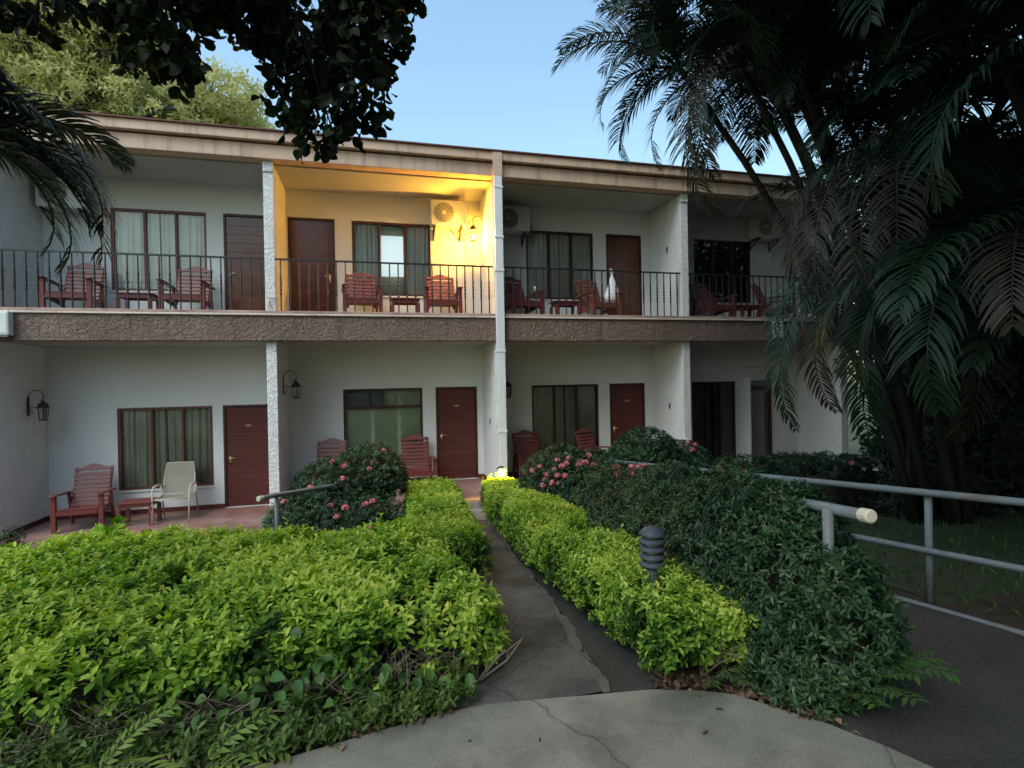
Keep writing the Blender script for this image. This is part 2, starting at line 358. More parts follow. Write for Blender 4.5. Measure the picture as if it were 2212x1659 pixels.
# windows
def curtain(x0,x1,z0,z1,y,amp=.03,per=.11,seed=0):
    mb=MB(); n=int((x1-x0)/.012); vs=[]
    rr=random.Random(seed); ph=rr.random()*6
    for i in range(n+1):
        x=lerp(x0,x1,i/n); yy=y+amp*math.sin(x/per*6.28+ph+1.3*math.sin(x*5+ph))+.012*math.sin(x*90+ph)
        vs+= [(x,yy,z0),(x+.02*math.sin(x*7),yy*1.0,z1)]
    mb.add(vs,[(2*i,2*i+2,2*i+3,2*i+1) for i in range(n)]); return mb
def window(x,z0,z1,kind,seed,cm,fm,w=WW):
    y=D+.03; mb=MB(); b=.045
    mb.box(x+.001,x+b,y,y+.06,z0+.001,z1-.001).box(x+w-b,x+w-.001,y,y+.06,z0+.001,z1-.001).box(x+b,x+w-b,y,y+.06,z1-b,z1-.001).box(x+b,x+w-b,y,y+.06,z0+.001,z0+b)
    if kind=='slide':
        for k in (1,2): mb.box(x+w*k/3-.026,x+w*k/3+.026,y-.008,y+.052,z0+b+.001,z1-b-.001)
    elif kind=='narrow':
        mb.box(x+w*.345-.022,x+w*.345+.022,y-.008,y+.052,z0+b+.001,z1-b-.001).box(x+w*.67-.018,x+w*.67+.018,y-.008,y+.052,z0+b+.001,z1-b-.001)
    elif kind=='transom':
        mb.box(x+b+.001,x+w-b-.001,y-.008,y+.052,z1-.43,z1-.37).box(x+w*.5-.012,x+w*.5+.012,y-.006,y+.05,z1-.37,z1-b-.001)
    win=mb.build('window',fm,bld)
    ed=[0,w/3,2*w/3,w]
    for k in range(3): MB().add([(x+ed[k]+.02,y+.03+.004*k,z0+.02),(x+ed[k+1]-.02,y+.03+.004*k,z0+.02),(x+ed[k+1]-.02,y+.03+.004*k,z1-.02),(x+ed[k]+.02,y+.03+.004*k,z1-.02)],[(0,1,2,3)]).build('pane',M['glass'],win)
    if kind=='transom':
        MB().box(x+.03,x+w-.03,y+.10,y+.11,z0+.02,z1-.40).build('blind',M['blind'],win)
        MB().box(x+w*.5,x+w-.03,y+.115,y+.125,z1-.395,z1-.03).build('blind',M['curtain_d'],win)
        MB().box(x+.03,x+w*.5-.002,y+.16,y+.17,z1-.395,z1-.03).build('blind',M['curtain_k'],win)
    elif seed==12:
        curtain(x+.03,x+w*.355,z0+.02,z1-.03,y+.075,.02,.10,seed).build('curtain',cm,win,True)
        curtain(x+w*.655,x+w-.03,z0+.02,z1-.03,y+.075,.02,.10,seed+1).build('curtain',cm,win,True)
        bm=MB()
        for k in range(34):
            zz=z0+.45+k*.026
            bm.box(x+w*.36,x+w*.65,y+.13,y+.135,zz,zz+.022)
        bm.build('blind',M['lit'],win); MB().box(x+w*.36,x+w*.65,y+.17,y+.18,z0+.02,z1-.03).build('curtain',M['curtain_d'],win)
    else:
        curtain(x+.03,x+w*.5-.01,z0+.02,z1-.03,y+.075,.02,.11,seed).build('curtain',cm,win,True)
        curtain(x+w*.5+.015,x+w-.03,z0+.02,z1-.03,y+.075,.02,.12,seed+1).build('curtain',cm,win,True)
    MB().box(x-.02,x+w+.02,D-.03,D+.028,z0-.035,z0).build('sill',M['wall'],win,bevel=.005)
window(lowwin[0],WBT-.2722,WT-.2722,'narrow',1,M['curtain_d'],M['frame_red'])
window(lowwin[1],WBT,WT,'transom',2,M['curtain'],M['frame'])
window(lowwin[2],WBT,WT,'slide',3,M['curtain_d'],M['frame'])
window(lowwin[3],.02,WT,'slide',4,M['curtain_k'],M['frame'],w=1.26)
window(upwin[0],4.026,3.561+WT,'narrow',11,M['curtain'],M['frame_red'])
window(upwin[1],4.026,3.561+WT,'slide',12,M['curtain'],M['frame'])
window(upwin[2],4.026,3.561+WT,'slide',13,M['curtain'],M['frame'])
window(upwin[3],4.026,3.561+WT,'slide',14,M['curtain_k'],M['frame'])
def door(x,z0,z1,mat,hside,plate=True,planks=True):
    fr=MB().box(x+.001,x+.04,D+.0,D+.08,z0,z1-.001).box(x+DW-.04,x+DW-.001,D+.0,D+.08,z0,z1-.001).box(x+.04,x+DW-.04,D+.0,D+.08,z1-.045,z1-.001)
    dm=MB(); n=12
    if planks:
        h=(z1-.05-z0)/n
        for k in range(n): dm.box(x+.042,x+DW-.042,D+.03,D+.07,z0+k*h+.001,z0+(k+1)*h-.006)
        dm.box(x+.043,x+DW-.043,D+.036,D+.072,z0,z1-.05)
    else:
        dm.box(x+.042,x+DW-.042,D+.03,D+.07,z0,z1-.05)
        for (a,b,c,d) in ((.13,.79,.15,.95),(.13,.79,1.1,1.85)): dm.box(x+a,x+b,D+.018,D+.03,z0+c,z0+d)
    d=dm.build('door',mat,bld,bevel=.003); fr.build('frame',M['frame'],d)
    hx=x+(.11 if hside<0 else DW-.11); hz=z0+.95
    hd=MB().box(hx-.02,hx+.02,D+.012,D+.028,hz-.10,hz+.08).tube([(hx,D+.0,hz+.03),(hx,D-.03,hz+.03)],.011,8).tube([(hx,D-.03,hz+.03),(hx-hside*.11,D-.03,hz+.03)],[.011,.009],8)
    hd.build('handle',M['brass'] if plate else M['chrome'],d,True)
    if plate:
        MB().prism([(x+DW/2+.05*math.cos(a*6.283/14)*1.3,z0+1.62+.026*math.sin(a*6.283/14)) for a in range(14)],D+.018,D+.029).build('number_plate',M['plate'],d)
M['plate']=flat('door_plaque',(.30,.19,.16),.5)
for i,x in enumerate(lowdoor): door(x,qz(x)+.013,2.05+qz(x),M['door'],-1)
for i,x in enumerate(updoor): door(x,FL+.013,5.61,M['door_gloss'],1 if i==1 else -1,plate=False,planks=(i!=1))
# glazed screen door in the far ground-floor bay
sm=MB().box(10.82,10.90,D+.0,D+.05,.02,2.04).box(11.62,11.70,D+.0,D+.05,.02,2.04).box(10.90,11.62,D+.0,D+.05,1.80,1.92)
sdr=sm.build('screen_door',surf('grey_screen_frame',(.07,.08,.08),(.11,.12,.12)),bld)
MB().box(10.90,11.62,D+.02,D+.03,.02,1.80).build('panel',surf('grey_panel',(.24,.24,.22),(.29,.29,.26)),sdr)
MB().box(10.90,11.62,D+.02,D+.03,1.92,2.04).build('transom_panel',surf('grey_transom',(.24,.24,.22),(.29,.29,.26)),sdr)
MB().box(10.755,10.80,D-.5,D-.001,.02,2.13).build('edge_strip',M['pvc'],sdr)
MB().box(11.705,11.80,D-.02,D+.08,.02,2.1).build('jamb',M['frame'],sdr)
# railings
for i in range(-2,3):
    x0=i*B+W+.003; x1=(i+1)*B-.003
    rl=MB().box(x0,x1,.04,.075,4.4288,4.4578).build('railing',M['iron'],bld)
    nb=25
    base=None
    for k in range(nb):
        x=x0+(k+.5)*(x1-x0)/nb
        if base is None:
            tm=MB(); zz=[F2,F2+.30]+[F2+.30+j*.02 for j in range(1,19)]+[F2+.70,4.431]
            tm.tube([(0,.0575,z) for z in zz],[.013,.013]+[.013+.007*abs(math.sin(j*.9)) for j in range(1,19)]+[.013,.013],6)
            base=tm.build('baluster',M['iron'],rl); base.location.x=x
        elif i>-2 or k>20:
            c=base.copy(); COL.objects.link(c); c.parent=rl; c.location.x=x
# downpipe
dp=MB().box(B-.005,B+.165,-.235,-.12,F2-.06,6.17)
dp=MB().box(B-.005,B+.155,-.24,-.137,.0,6.17).build('downpipe',M['pvc'],bld,bevel=.01)
for z in (1.15,2.72,4.95,4.30,5.92): MB().box(B-.018,B+.168,-.25,-.137,z,z+.045).build('pipe_bracket',M['pvc'],dp,bevel=.004)
MB().box(B-.03,B+W+.03,-.137,-.0005,-.0,.06).build('wall_base',M['skirt'],bld)
for x,z in ((2*B-.012,5.02),(2*B-.012,1.45),(B-.012,1.25)): MB().box(x,x+.011,.55,.60,z,z+.13).build('outlet_cover',M['iron'],bld)
# pipe stub and hose hook on the left partition
MB().tube([(.02,-.03,3.72),(.20,-.03,3.72),(.20,-.03,3.69),(.09,-.045,3.69),(.05,-.05,3.52),(.12,-.05,3.52),(.09,-.05,3.66),(.10,-.12,3.44),(.10,-.14,3.2)],.006,6).build('loose_cable',M['ac_grille'],bld)

# ------------------------------------------------------------------ fittings
def lantern(name,label,loc,side,lit=False):
    L=thing(name,label,'wall lantern',loc,0,'wrought-iron wall lanterns')
    s=side
    MB().box(-.006*1,.006,-.03,.03,-.16,.16).build('wall_plate',M['rust'],L)
    pts=[(0,0,.10)]+[(s*(.13+.13*math.cos(a)),0,.16+.14*math.sin(a)) for a in [math.pi-k*.3 for k in range(0,12)]]+[(s*.20,0,.06),(s*.16,0,.09)]
    pts=[(0,0,.05)]+[(s*(.12-.12*math.cos(k*.28)),0,.14+.15*math.sin(k*.28)) for k in range(11)]+[(s*.22,0,.10),(s*.18,0,.09),(s*.17,0,.12)]
    br=MB().tube(pts,.0075,6).tube([(0,0,-.02),(s*.16,0,-.02)],.007,6)
    br.tube([(0,0,-.13),(s*.04,0,-.15),(s*.07,0,-.11),(s*.05,0,-.07),(s*.02,0,-.08)],.006,6); br.build('bracket',M['rust'],L)
    cx=s*.22
    hd=MB().lathe([(.006,.135),(.012,.10),(.03,.075),(.065,.055),(.085,.01),(.095,-.025),(.09,-.03)],(cx,0,0),6); hd.build('hood',M['rust'],L)
    cg=MB()
    for k in range(6):
        a=k*math.pi/3; cg.tube([(cx+.082*math.cos(a),.082*math.sin(a),-.03),(cx+.062*math.cos(a),.062*math.sin(a),-.24)],.006,5)
    cg.lathe([(.066,-.25),(.07,-.24),(.066,-.232)],(cx,0,0),6); cg.build('cage',M['rust'],L)
    MB().tube([(cx,0,-.035),(cx,0,-.235)],[.078,.06],6,cap=False).build('lantern_glass',M['amber'] if lit else M['lglass'],L)
    b=MB().lathe([(.006,-.23),(.016,-.22),(.016,-.16),(.022,-.13),(.02,-.10),(.004,-.08)],(cx,0,0),10)
    b.build('bulb',M['bulb_on'] if lit else M['bulb_off'],L,True)
    if lit: lamp((cx,-.02,-.14),LP,(1,.56,.10),.03,L)
    return L
LP=260
M['amber']=glassmat('amber_glass',(1,.82,.4)); M['bulb_on']=flat('glowing_bulb',(1,.8,.4),.5,emit=(1,.72,.25),es=25); M['bulb_off']=flat('unlit_bulb',(.5,.47,.42),.4)
lantern('wall_lantern','glowing yellow lantern beside the air conditioner on the upstairs balcony',(B-.007,.92,5.42),-1,True)
lantern('wall_lantern','unlit lantern on the left wall of the lower terrace with the beige patio chair',(-B+W+.007,.80,1.86),1)
lantern('wall_lantern','unlit lantern on the lower wall left of the pale green window',(W+.007,.62,2.14),1)
lantern('wall_lantern','unlit lantern mostly hidden behind the white downpipe on the lower floor',(B+W+.007,.62,2.05),1)
def ac_unit(label,x,z,y=.98,w=.76):
    A=thing('air_conditioner',label,'air conditioner',(x,y,z),0,'outdoor air-conditioning units under the roof')
    MB().box(0,w,0,.30,0,.53).build('casing',M['ac'],A,bevel=.012)
    g=MB(); cx,cz=.27,.265
    n=28; g.add([(cx,-.006,cz)]+[(cx+.215*math.cos(k*6.2832/n),-.006,cz+.215*math.sin(k*6.2832/n)) for k in range(n)],[(0,1+(k+1)%n,1+k) for k in range(n)])
    g.build('fan_opening',M['ac_grille'],A)
    gr=MB()
    for rr in (.06,.10,.14,.18,.215): gr.tube([(cx+rr*math.cos(k*6.2832/24),-.016,cz+rr*math.sin(k*6.2832/24)) for k in range(25)],.003,4)
    for k in range(12): a=k*math.pi/6; gr.tube([(cx+.04*math.cos(a),-.016,cz+.04*math.sin(a)),(cx+.21*math.cos(a+.35),-.016,cz+.21*math.sin(a+.35))],.0028,4)
    gr.tube([(cx,-.022,cz),(cx,-.010,cz)],.04,14); gr.build('grille',M['ac'],A)
    for bx in (.08,w-.10): 
        MB().bar((bx,-.02,-.02),(bx,.38,-.02),.03,.03).bar((bx,.365,-.02),(bx,.365,-.25),.03,.03).bar((bx,.02,-.03),(bx,.36,-.22),.02,.02).build('bracket',M['rust'],A)
    MB().tube([(w,.1,.12),(w+.06,.1,.10),(w+.09,.2,.16),(w+.09,.36,.22)],.014,6).build('pipe',M['ac_grille'],A)
    return A
ac_unit('air conditioner with round fan lit yellow beside the glowing lantern',3.10,5.50)
ac_unit('air conditioner just right of the tall white downpipe upstairs',4.52,5.46)
ac_unit('dim air conditioner on the far right upstairs balcony half behind palm fronds',11.15,5.62)
ac_unit('air conditioner in the upper left balcony corner behind the left palm fronds',-3.95,5.45)
def wallbox(label,x,z,w):
    o=thing('junction_box',label,'light box',(x,-.101,z),0,'white boxes on the brown balcony band')
    MB().box(0,w,-.14,0,0,.38).build('casing',M['plastic'],o,bevel=.012)
    MB().box(.02,w-.02,-.147,-.1405,.03,.35).build('cover',M['plastic'],o,bevel=.004)
    MB().box(.02,w-.02,-.13,-.01,-.03,-.001).build('base_lens',M['ac_grille'],o)
wallbox('white box on the brown balcony band at the far left edge',-3.97,3.03,.25)
wallbox('white box on the brown balcony band near the palm fronds at right',10.62,3.01,.20)
hk=thing('hook_rail','row of small white hooks above the grey screen door',"hooks",(10.98,D,2.28),0)
MB().box(0,.5,-.012,-.001,.10,.115).build('rail',M['ac_grille'],hk)
for k in range(4): MB().tube([(.02+k*.15,-.02,.12),(.03+k*.15,-.05,.13),(.03+k*.15,-.06,.10),(.01+k*.15,-.05,.06 if k else -.12)],.012,6).build('hook',M['cloth'],hk)

# ------------------------------------------------------------------ furniture
def make_chair(mat,label,group):
    t=thing('wooden_armchair',label,'armchair',(0,0,0),0,group)
    def backp(v):   # point on back plane: v = distance up the back
        return Vector((0,.20+v*.36,.335+v*.933))
    # seat slats, dished
    m=MB()
    for k in range(8):
        y=-.33+k*.072; z=.385-.055*math.sin(min(1,k/7)*1.5)
        m.box(-.28,.28,y-.031,y+.031,z-.011,z+.011)
    m.build('seat',mat,t,bevel=.004)
    m=MB()
    rot=Matrix.Rotation(-math.atan2(.36,.933),4,'X')
    for k in range(8):
        p=backp(.03+k*.078); m.box(-.275,.275,-.011,.011,-.032,.032,Matrix.Translation(p)@rot)
    # crest board with a raised centre
    poly=[(-.29,.0),(.29,.0),(.29,.055),(.20,.05),(.12,.085),(.05,.115),(0,.12),(-.05,.115),(-.12,.085),(-.20,.05),(-.29,.055)]
    mm=Matrix.Translation(backp(.645))@rot
    n=len(poly); vs=[mm@Vector((x,-.013,z)) for x,z in poly]+[mm@Vector((x,.013,z)) for x,z in poly]
    m.add(vs,[tuple(range(n)),tuple(reversed(range(n,2*n)))]+[(i,i+n,(i+1)%n+n,(i+1)%n) for i in range(n)])
    for s in (-1,1): m.bar(backp(-.06)+Vector((s*.265,.028,0)),backp(.70)+Vector((s*.265,.028,0)),.05,.03)
    m.build('backrest',mat,t,bevel=.004)
    for s in (-1,1):
        m=MB(); x=s*.335
        m.bar((x,-.42,.63),(x,.30,.59),.095,.026); m.build('armrest',mat,t,bevel=.008)
        MB().box(x-.035,x+.035,-.36,-.29,0,.616).build('leg',mat,t,bevel=.004)
        m=MB(); m.bar((s*.31,.22,.58),(s*.31,.36,.0),.035,.075); m.build('leg',mat,t,bevel=.004)
        MB().bar((s*.295,-.35,.325),(s*.295,.28,.255),.025,.085).build('side_rail',mat,t)
    MB().box(-.282,.282,-.362,-.338,.29,.37).build('apron',mat,t)
    return t
G='red slatted wooden armchairs along the terraces'
c0=make_chair(M['chair'],'red slatted armchair at the far left of the upstairs balcony',G)
c0.location=(-3.2,.62,FL); c0.rotation_euler=(0,0,R(3))
chairs=[(-1.42,.62,FL,0,'red slatted armchair beside the closed dark door on the left upstairs balcony'),
 (1.66,.66,FL,4,'red slatted armchair right of the varnished door on the lamp-lit balcony'),
 (3.26,.66,FL,-2,'red slatted armchair under the air conditioner on the lamp-lit balcony'),
 (4.93,.66,FL,14,'red slatted armchair just right of the downpipe upstairs'),
 (9.62,.66,FL,10,'dark slatted armchair on the far right balcony beside the partition'),
 (11.38,.66,FL,32,'turned slatted armchair at the right end of the far right balcony'),
 (.98,.74,0,-3,'slatted armchair left of the pale green window, behind the pink-flowered bush'),
 (2.68,.74,0,0,'slatted armchair in front of the pale green window beside the red door'),
 (5.12,.74,0,0,'slatted armchair on the lower terrace just above the pink flowers right of the pillar'),
 (6.72,.74,0,30,'slatted armchair turned sideways on the lower terrace beside the third red door'),
 (-3.10,.58,-.2722,6,'red slatted armchair under the lantern on the lower left terrace')]
for x,y,z,a,lb in chairs: dup(c0,(x,y,z),R(a),lb)
c1=make_chair(M['chair2'],'browner slatted armchair with a white bag hung on its back upstairs',G)
c1.location=(6.72,.66,FL); c1.rotation_euler=(0,0,R(12))
def make_table():
    t=thing('side_table','small red side table between the two chairs on the left upstairs balcony','side table',(-2.22,.60,FL),0,'small red slatted side tables')
    m=MB()
    for k in range(6): m.box(-.29,.29,-.22+k*.075,-.22+k*.075+.066,.40,.42)
    m.build('table_top',M['chair'],t,bevel=.004)
    MB().box(-.25,.25,-.19,-.165,.33,.398).box(-.25,.25,.165,.19,.33,.398).box(-.25,-.225,-.163,.163,.33,.398).box(.225,.25,-.163,.163,.33,.398).build('apron',M['chair'],t)
    for sx in (-1,1):
        for sy in (-1,1): MB().box(sx*.25-.03,sx*.25+.03,sy*.19-.03,sy*.19+.03,0,.329).build('leg',M['chair'],t,bevel=.004)
    return t
t0=make_table()
for x,y,z,lb in [(2.50,.60,FL,'small red side table between the two chairs on the lamp-lit balcony'),
  (5.90,.55,FL,'small red side table under the curtained window right of the downpipe'),
  (10.5,.60,FL,'small dark side table between chairs on the far right balcony'),
  (-2.24,.50,-.2722,'small red side table beside the beige patio chair on the lower terrace')]: dup(t0,(x,y,z),0,lb)
# beige sling patio chair
pc=thing('patio_chair','beige mesh patio chair with pale tube frame on the lower left terrace','patio chair',(-1.70,.62,-.2722),R(4))
MB().add([(-.24,-.26,.44),(.24,-.26,.44),(.24,.0,.42),(-.24,.0,.42),(.24,.22,.43),(-.24,.22,.43)],[(0,1,2,3),(3,2,4,5)]).build('seat',M['sling'],pc)
MB().add([(-.235,.22,.45),(.235,.22,.45),(.235,.32,.74),(-.235,.32,.74),(.215,.38,.99),(-.215,.38,.99)],[(0,1,2,3),(3,2,4,5)]).build('backrest',M['sling'],pc)
MB().tube([(-.25,-.28,.43),(-.255,.22,.44),(-.25,.32,.74),(-.22,.39,1.0),(.22,.39,1.0),(.25,.32,.74),(.255,.22,.44),(.25,-.28,.43)],.013,8).tube([(-.25,-.28,.43),(.25,-.28,.43)],.013,8).build('frame',M['alu'],pc,True)
for s in (-1,1):
    MB().tube([(s*.28,-.33,0),(s*.285,-.30,.35),(s*.29,-.27,.60),(s*.29,-.2,.645)],.014,8).build('leg',M['alu'],pc,True)
    MB().tube([(s*.28,.38,0),(s*.28,.26,.40),(s*.285,.22,.60)],.014,8).build('leg',M['alu'],pc,True)
    MB().tube([(s*.29,-.22,.645),(s*.295,0,.65),(s*.285,.25,.62)],[.018,.022,.016],8).build('armrest',M['alu'],pc,True)
# white bag on the chair
bg_=thing('carrier_bag','white plastic bag hanging from the browner armchair upstairs','bag',(7.02,.56,FL+.42),R(10)); bg_.scale=(1.35,1.35,1.3)
m=MB(); n=16; prof=[(.005,.50),(.02,.46),(.045,.40),(.075,.32),(.11,.22),(.135,.13),(.13,.06),(.09,.015),(.02,0)]
vs=[];
for r0,z in prof:
    for k in range(n):
        a=k*6.2832/n; rr=r0*(1+.12*math.sin(a*3+z*9)+.06*math.sin(a*7)); vs.append((rr*math.cos(a),rr*.55*math.sin(a)*1.0,z))
m.add(vs,[(i*n+k,i*n+(k+1)%n,(i+1)*n+(k+1)%n,(i+1)*n+k) for i in range(len(prof)-1) for k in range(n)]); m.build('bag_body',M['cloth'],bg_,True)
MB().tube([(-.01,0,.49),(-.03,.02,.56),(0,.03,.6),(.03,.02,.56),(.01,0,.49)],.006,5).build('handle',M['cloth'],bg_)
cup=thing('drinking_glass','clear drinking glass on the arm of the chair right of the downpipe','glass',(5.18,.36,FL+.60))
MB().tube([(0,0,.0),(0,0,.11)],[.027,.034],12).build('glass_body',flat('pale_glass',(.75,.78,.72),.08,spec=1),cup,True)

# pipe handrails
def gzr(y): return gz(1,y)
def handrail(name,label,pts,rad,posts,mids=(),cap0=False,grp='grey painted pipe handrails'):
    h=thing(name,label,'handrail',(pts[0][0],pts[0][1],gzr(pts[0][1])),0,grp)
    o=Vector(h.location)
    P_=[Vector(p)-o for p in pts]
    MB().tube(P_,rad,12).build('top_rail',M['rail'],h,True)
    for dz in mids:
        MB().tube([p+Vector((0,0,dz)) for p in P_[(1 if cap0 else 0):]],rad*.9,10).build('lower_rail',M['rail'],h,True)
    for k in posts:
        a=Vector(pts[0]).lerp(Vector(pts[-1]),k); zt=gzr(a.y)-.02
        MB().tube([a-o,Vector((a.x,a.y,zt))-o],rad*.95,10).build('post',M['rail'],h,True)
    if cap0:
        d=(P_[0]-P_[1]).normalized()
        MB().tube([P_[0]-d*.05,P_[0]+d*.004,P_[0]+d*.012],[rad*1.2,rad*1.2,rad*.9],14).build('end_cap',M['railcap'],h)
handrail('handrail','grey pipe handrail with round cream end cap sticking out of the dark bushes at right',[(4.19,-8.34,1.45),(4.24,-8.04,1.42),(4.27,-7.0,1.34)],.029,[.2,.95],mids=(),cap0=True)
handrail('handrail','long grey three-pipe handrail on the far side of the ramp at right',[(6.02,-9.5,1.46),(5.79,-7.97,1.32),(5.38,-4.31,1.03),(5.2,-2.7,.90)],.026,[.02,.31,.75,.98],mids=(-.42,-.83))
handrail('handrail','short grey pipe handrail with white end at the left pink-flowered bush',[(.68,-4.34,.96),(.80,-4.14,.95),(1.3,-3.3,.86),(1.9,-2.2,.76)],.026,[.11,.85],cap0=True)
# bollard lights
def bollard(label,loc,h,lit):
    b=thing('bollard_light',label,'bollard light',loc,0,'louvred garden bollard lights')
    MB().tube([(0,0,-.02),(0,0,h-.26)],.062,18).build('post',M['bollard'],b,True)
    m=MB()
    for k in range(4):
        z=h-.27+k*.052; m.lathe([(.05,z),(.088,z+.004),(.09,z+.012),(.072,z+.034),(.05,z+.036)],(0,0,0),24)
    m.lathe([(.05,h-.065),(.088,h-.06),(.09,h-.05),(.06,h-.02),(.02,h-.002),(.001,h)],(0,0,0),24)
    m.build('louvre_head',M['bollard'] ,b,True)
    MB().tube([(0,0,h-.27),(0,0,h-.06)],.045,14).build('diffuser',M['diff_on'] if lit else M['bulb_off'],b,True)
    if lit:
        for ox,oy,pw in ((-.06,-.12,75),(.10,-.08,40)):
            l=bpy.data.lights.new('bulb_light','SPOT'); l.energy=pw; l.color=(1,.76,.06); l.spot_size=R(150); l.spot_blend=.5; l.shadow_soft_size=.04
            o=bpy.data.objects.new('bulb_light',l); o.location=(ox,oy,h-.03); o.rotation_euler=(R(-18),0,0); lk(o,b)
M['diff_on']=flat('glowing_diffuser',(1,.9,.6),.5,emit=(1,.86,.45),es=14)
bollard('blue-grey louvred bollard light standing unlit in the near right hedge',(3.69,-7.12,gzr(-7.12)),.70,False)
bollard('lit bollard light glowing yellow at the foot of the white pillar',(4.04,-1.08,gzr(-1.08)),.78,True)
# ------------------------------------------------------------------ vegetation
def nrm(a): return a/np.maximum(np.linalg.norm(a,axis=-1,keepdims=True),1e-9)
def leaves_mesh(name,mat,P,Dr,Nn,L,Wd,rnd,parent=None,fold=.25,curl=.15,kind=None,rich=False):
    n=len(P); Dr=nrm(Dr); S_=nrm(np.cross(Dr,Nn)); U=np.cross(S_,Dr)
    L=np.broadcast_to(np.asarray(L,float),(n,))[:,None]; Wd=np.broadcast_to(np.asarray(Wd,float),(n,))[:,None]
    v=np.empty((n,6,3))
    v[:,0]=P
    v[:,1]=P+Dr*L*.45+S_*Wd*.5+U*Wd*fold
    v[:,2]=P+Dr*L*.5
    v[:,3]=P+Dr*L*.45-S_*Wd*.5+U*Wd*fold
    v[:,4]=P+Dr*L-U*L*curl
    v[:,5]=P+Dr*L*.5
    if rich:
        rows=((.22,.72),(.62,1.0)) if rich is True else ((.12,.55),(.35,.95),(.62,1.0),(.85,.62)); q=len(rows)
        nv=2+3*q; v=np.empty((n,nv,3)); H=S_*Wd*.5; Z=U*Wd*fold; Cc=U*L*curl
        for k,(tt,ww) in enumerate(rows):
            c=P+Dr*L*tt-Cc*tt*tt; v[:,2+k*3]=c; v[:,1+k*3]=c+H*ww+Z*ww; v[:,3+k*3]=c-H*ww+Z*ww
        v[:,0]=P; v[:,nv-1]=P+Dr*L-Cc; f=[[0,2,1],[0,3,2]]
        for k in range(q-1):
            a_=1+3*k; f+=[[a_,a_+1,a_+4],[a_,a_+4,a_+3],[a_+1,a_+2,a_+5],[a_+1,a_+5,a_+4]]
        a_=1+3*(q-1); f+=[[a_,a_+1,nv-1],[a_+1,a_+2,nv-1]]; f=np.array(f)
    else:
        v=v[:,:5]; f=np.array([[0,2,1],[0,3,2],[1,2,4],[2,3,4]]); nv=5
    fi=(f[None]+(np.arange(n)*nv)[:,None,None]).reshape(-1)
    me=bpy.data.meshes.new(name); me.vertices.add(n*nv); me.vertices.foreach_set('co',v.reshape(-1).astype(np.float32))
    nf=n*len(f); me.loops.add(nf*3); me.loops.foreach_set('vertex_index',fi.astype(np.int32))
    me.polygons.add(nf); me.polygons.foreach_set('loop_start',(np.arange(nf)*3).astype(np.int32)); me.polygons.foreach_set('loop_total',np.full(nf,3,np.int32))
    me.update(); a=me.attributes.new('rnd','FLOAT','POINT'); a.data.foreach_set('value',np.repeat(np.clip(rnd,0,1),nv).astype(np.float32))
    me.materials.append(mat); me.validate()
    o=bpy.data.objects.new(name,me); lk(o,parent)
    if kind: o['kind']=kind
    return o
def sprigs(P,Ax,per,ln,L,Wd,splay=.9,base_r=.35,tip_r=.5,var=.25):
    """leaves along short shoots: P tips' bases, Ax shoot axes"""
    n=len(P); Ax=nrm(Ax); ref=nrm(rng.normal(size=(n,3))); X=nrm(np.cross(Ax,ref)); Y=np.cross(Ax,X)
    Ps=[];Ds=[];Ns=[];Rs=[];Ls=[]
    r0=rng.random(n)
    for k in range(per):
        t=(k+.3)/per; a=k*2.4+rng.random(n)*.6; rad=X*np.cos(a)[:,None]+Y*np.sin(a)[:,None]
        Ps.append(P+Ax*(ln*t)); d=Ax*(1.15-splay*(1-t*.55))+rad*(.35+splay*(1-.35*t)); Ds.append(d+rng.normal(size=(n,3))*.15)
        Ns.append(Ax+np.array([0,0,.5])-rad*.2); Rs.append(base_r+(tip_r-base_r)*t+var*(rng.random(n)-.5)+.35*(r0-.5)); Ls.append(L*(.5+.85*rng.random(n)**.8)*(1-.2*t))
    Ls=np.concatenate(Ls)
    return np.concatenate(Ps),np.concatenate(Ds),np.concatenate(Ns),Ls,Ls*(Wd/L)*(.85+.3*rng.random(len(Ls))),np.concatenate(Rs)
def vnoise(P,s,seed=0.):
    return np.sin(P[:,0]*s*1.7+seed)*np.sin(P[:,1]*s*1.3+seed*2+1.1*np.sin(P[:,2]*s))*.6+.4*np.sin(P[:,0]*s*3.1+P[:,2]*s*2.3+seed)*np.cos(P[:,1]*s*2.9-seed)
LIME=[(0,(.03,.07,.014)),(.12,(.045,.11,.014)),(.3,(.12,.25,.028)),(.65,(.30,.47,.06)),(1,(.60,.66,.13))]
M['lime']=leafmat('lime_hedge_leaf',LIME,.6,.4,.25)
M['limedk']=leafmat('olive_weed_leaf',[(0,(.03,.055,.013)),(.5,(.09,.15,.028)),(1,(.26,.32,.07))],.5,.3)  # olive green of the weeds and grass
M['ixora']=leafmat('dark_glossy_leaf',[(0,(.014,.038,.016)),(.5,(.030,.072,.028)),(.85,(.06,.12,.04)),(1,(.13,.19,.06))],.42,.15,.4)
M['flower']=leafmat('pink_petal',[(0,(.55,.10,.16)),(.6,(.85,.26,.32)),(1,(.92,.45,.45))],.6,.25)
M['twig']=surf('grey_brown_twig',(.10,.075,.05),(.19,.15,.105),scale=12,rough=.9)
M['stemg']=surf('green_brown_stem',(.05,.055,.03),(.09,.085,.05),scale=12,rough=.8)
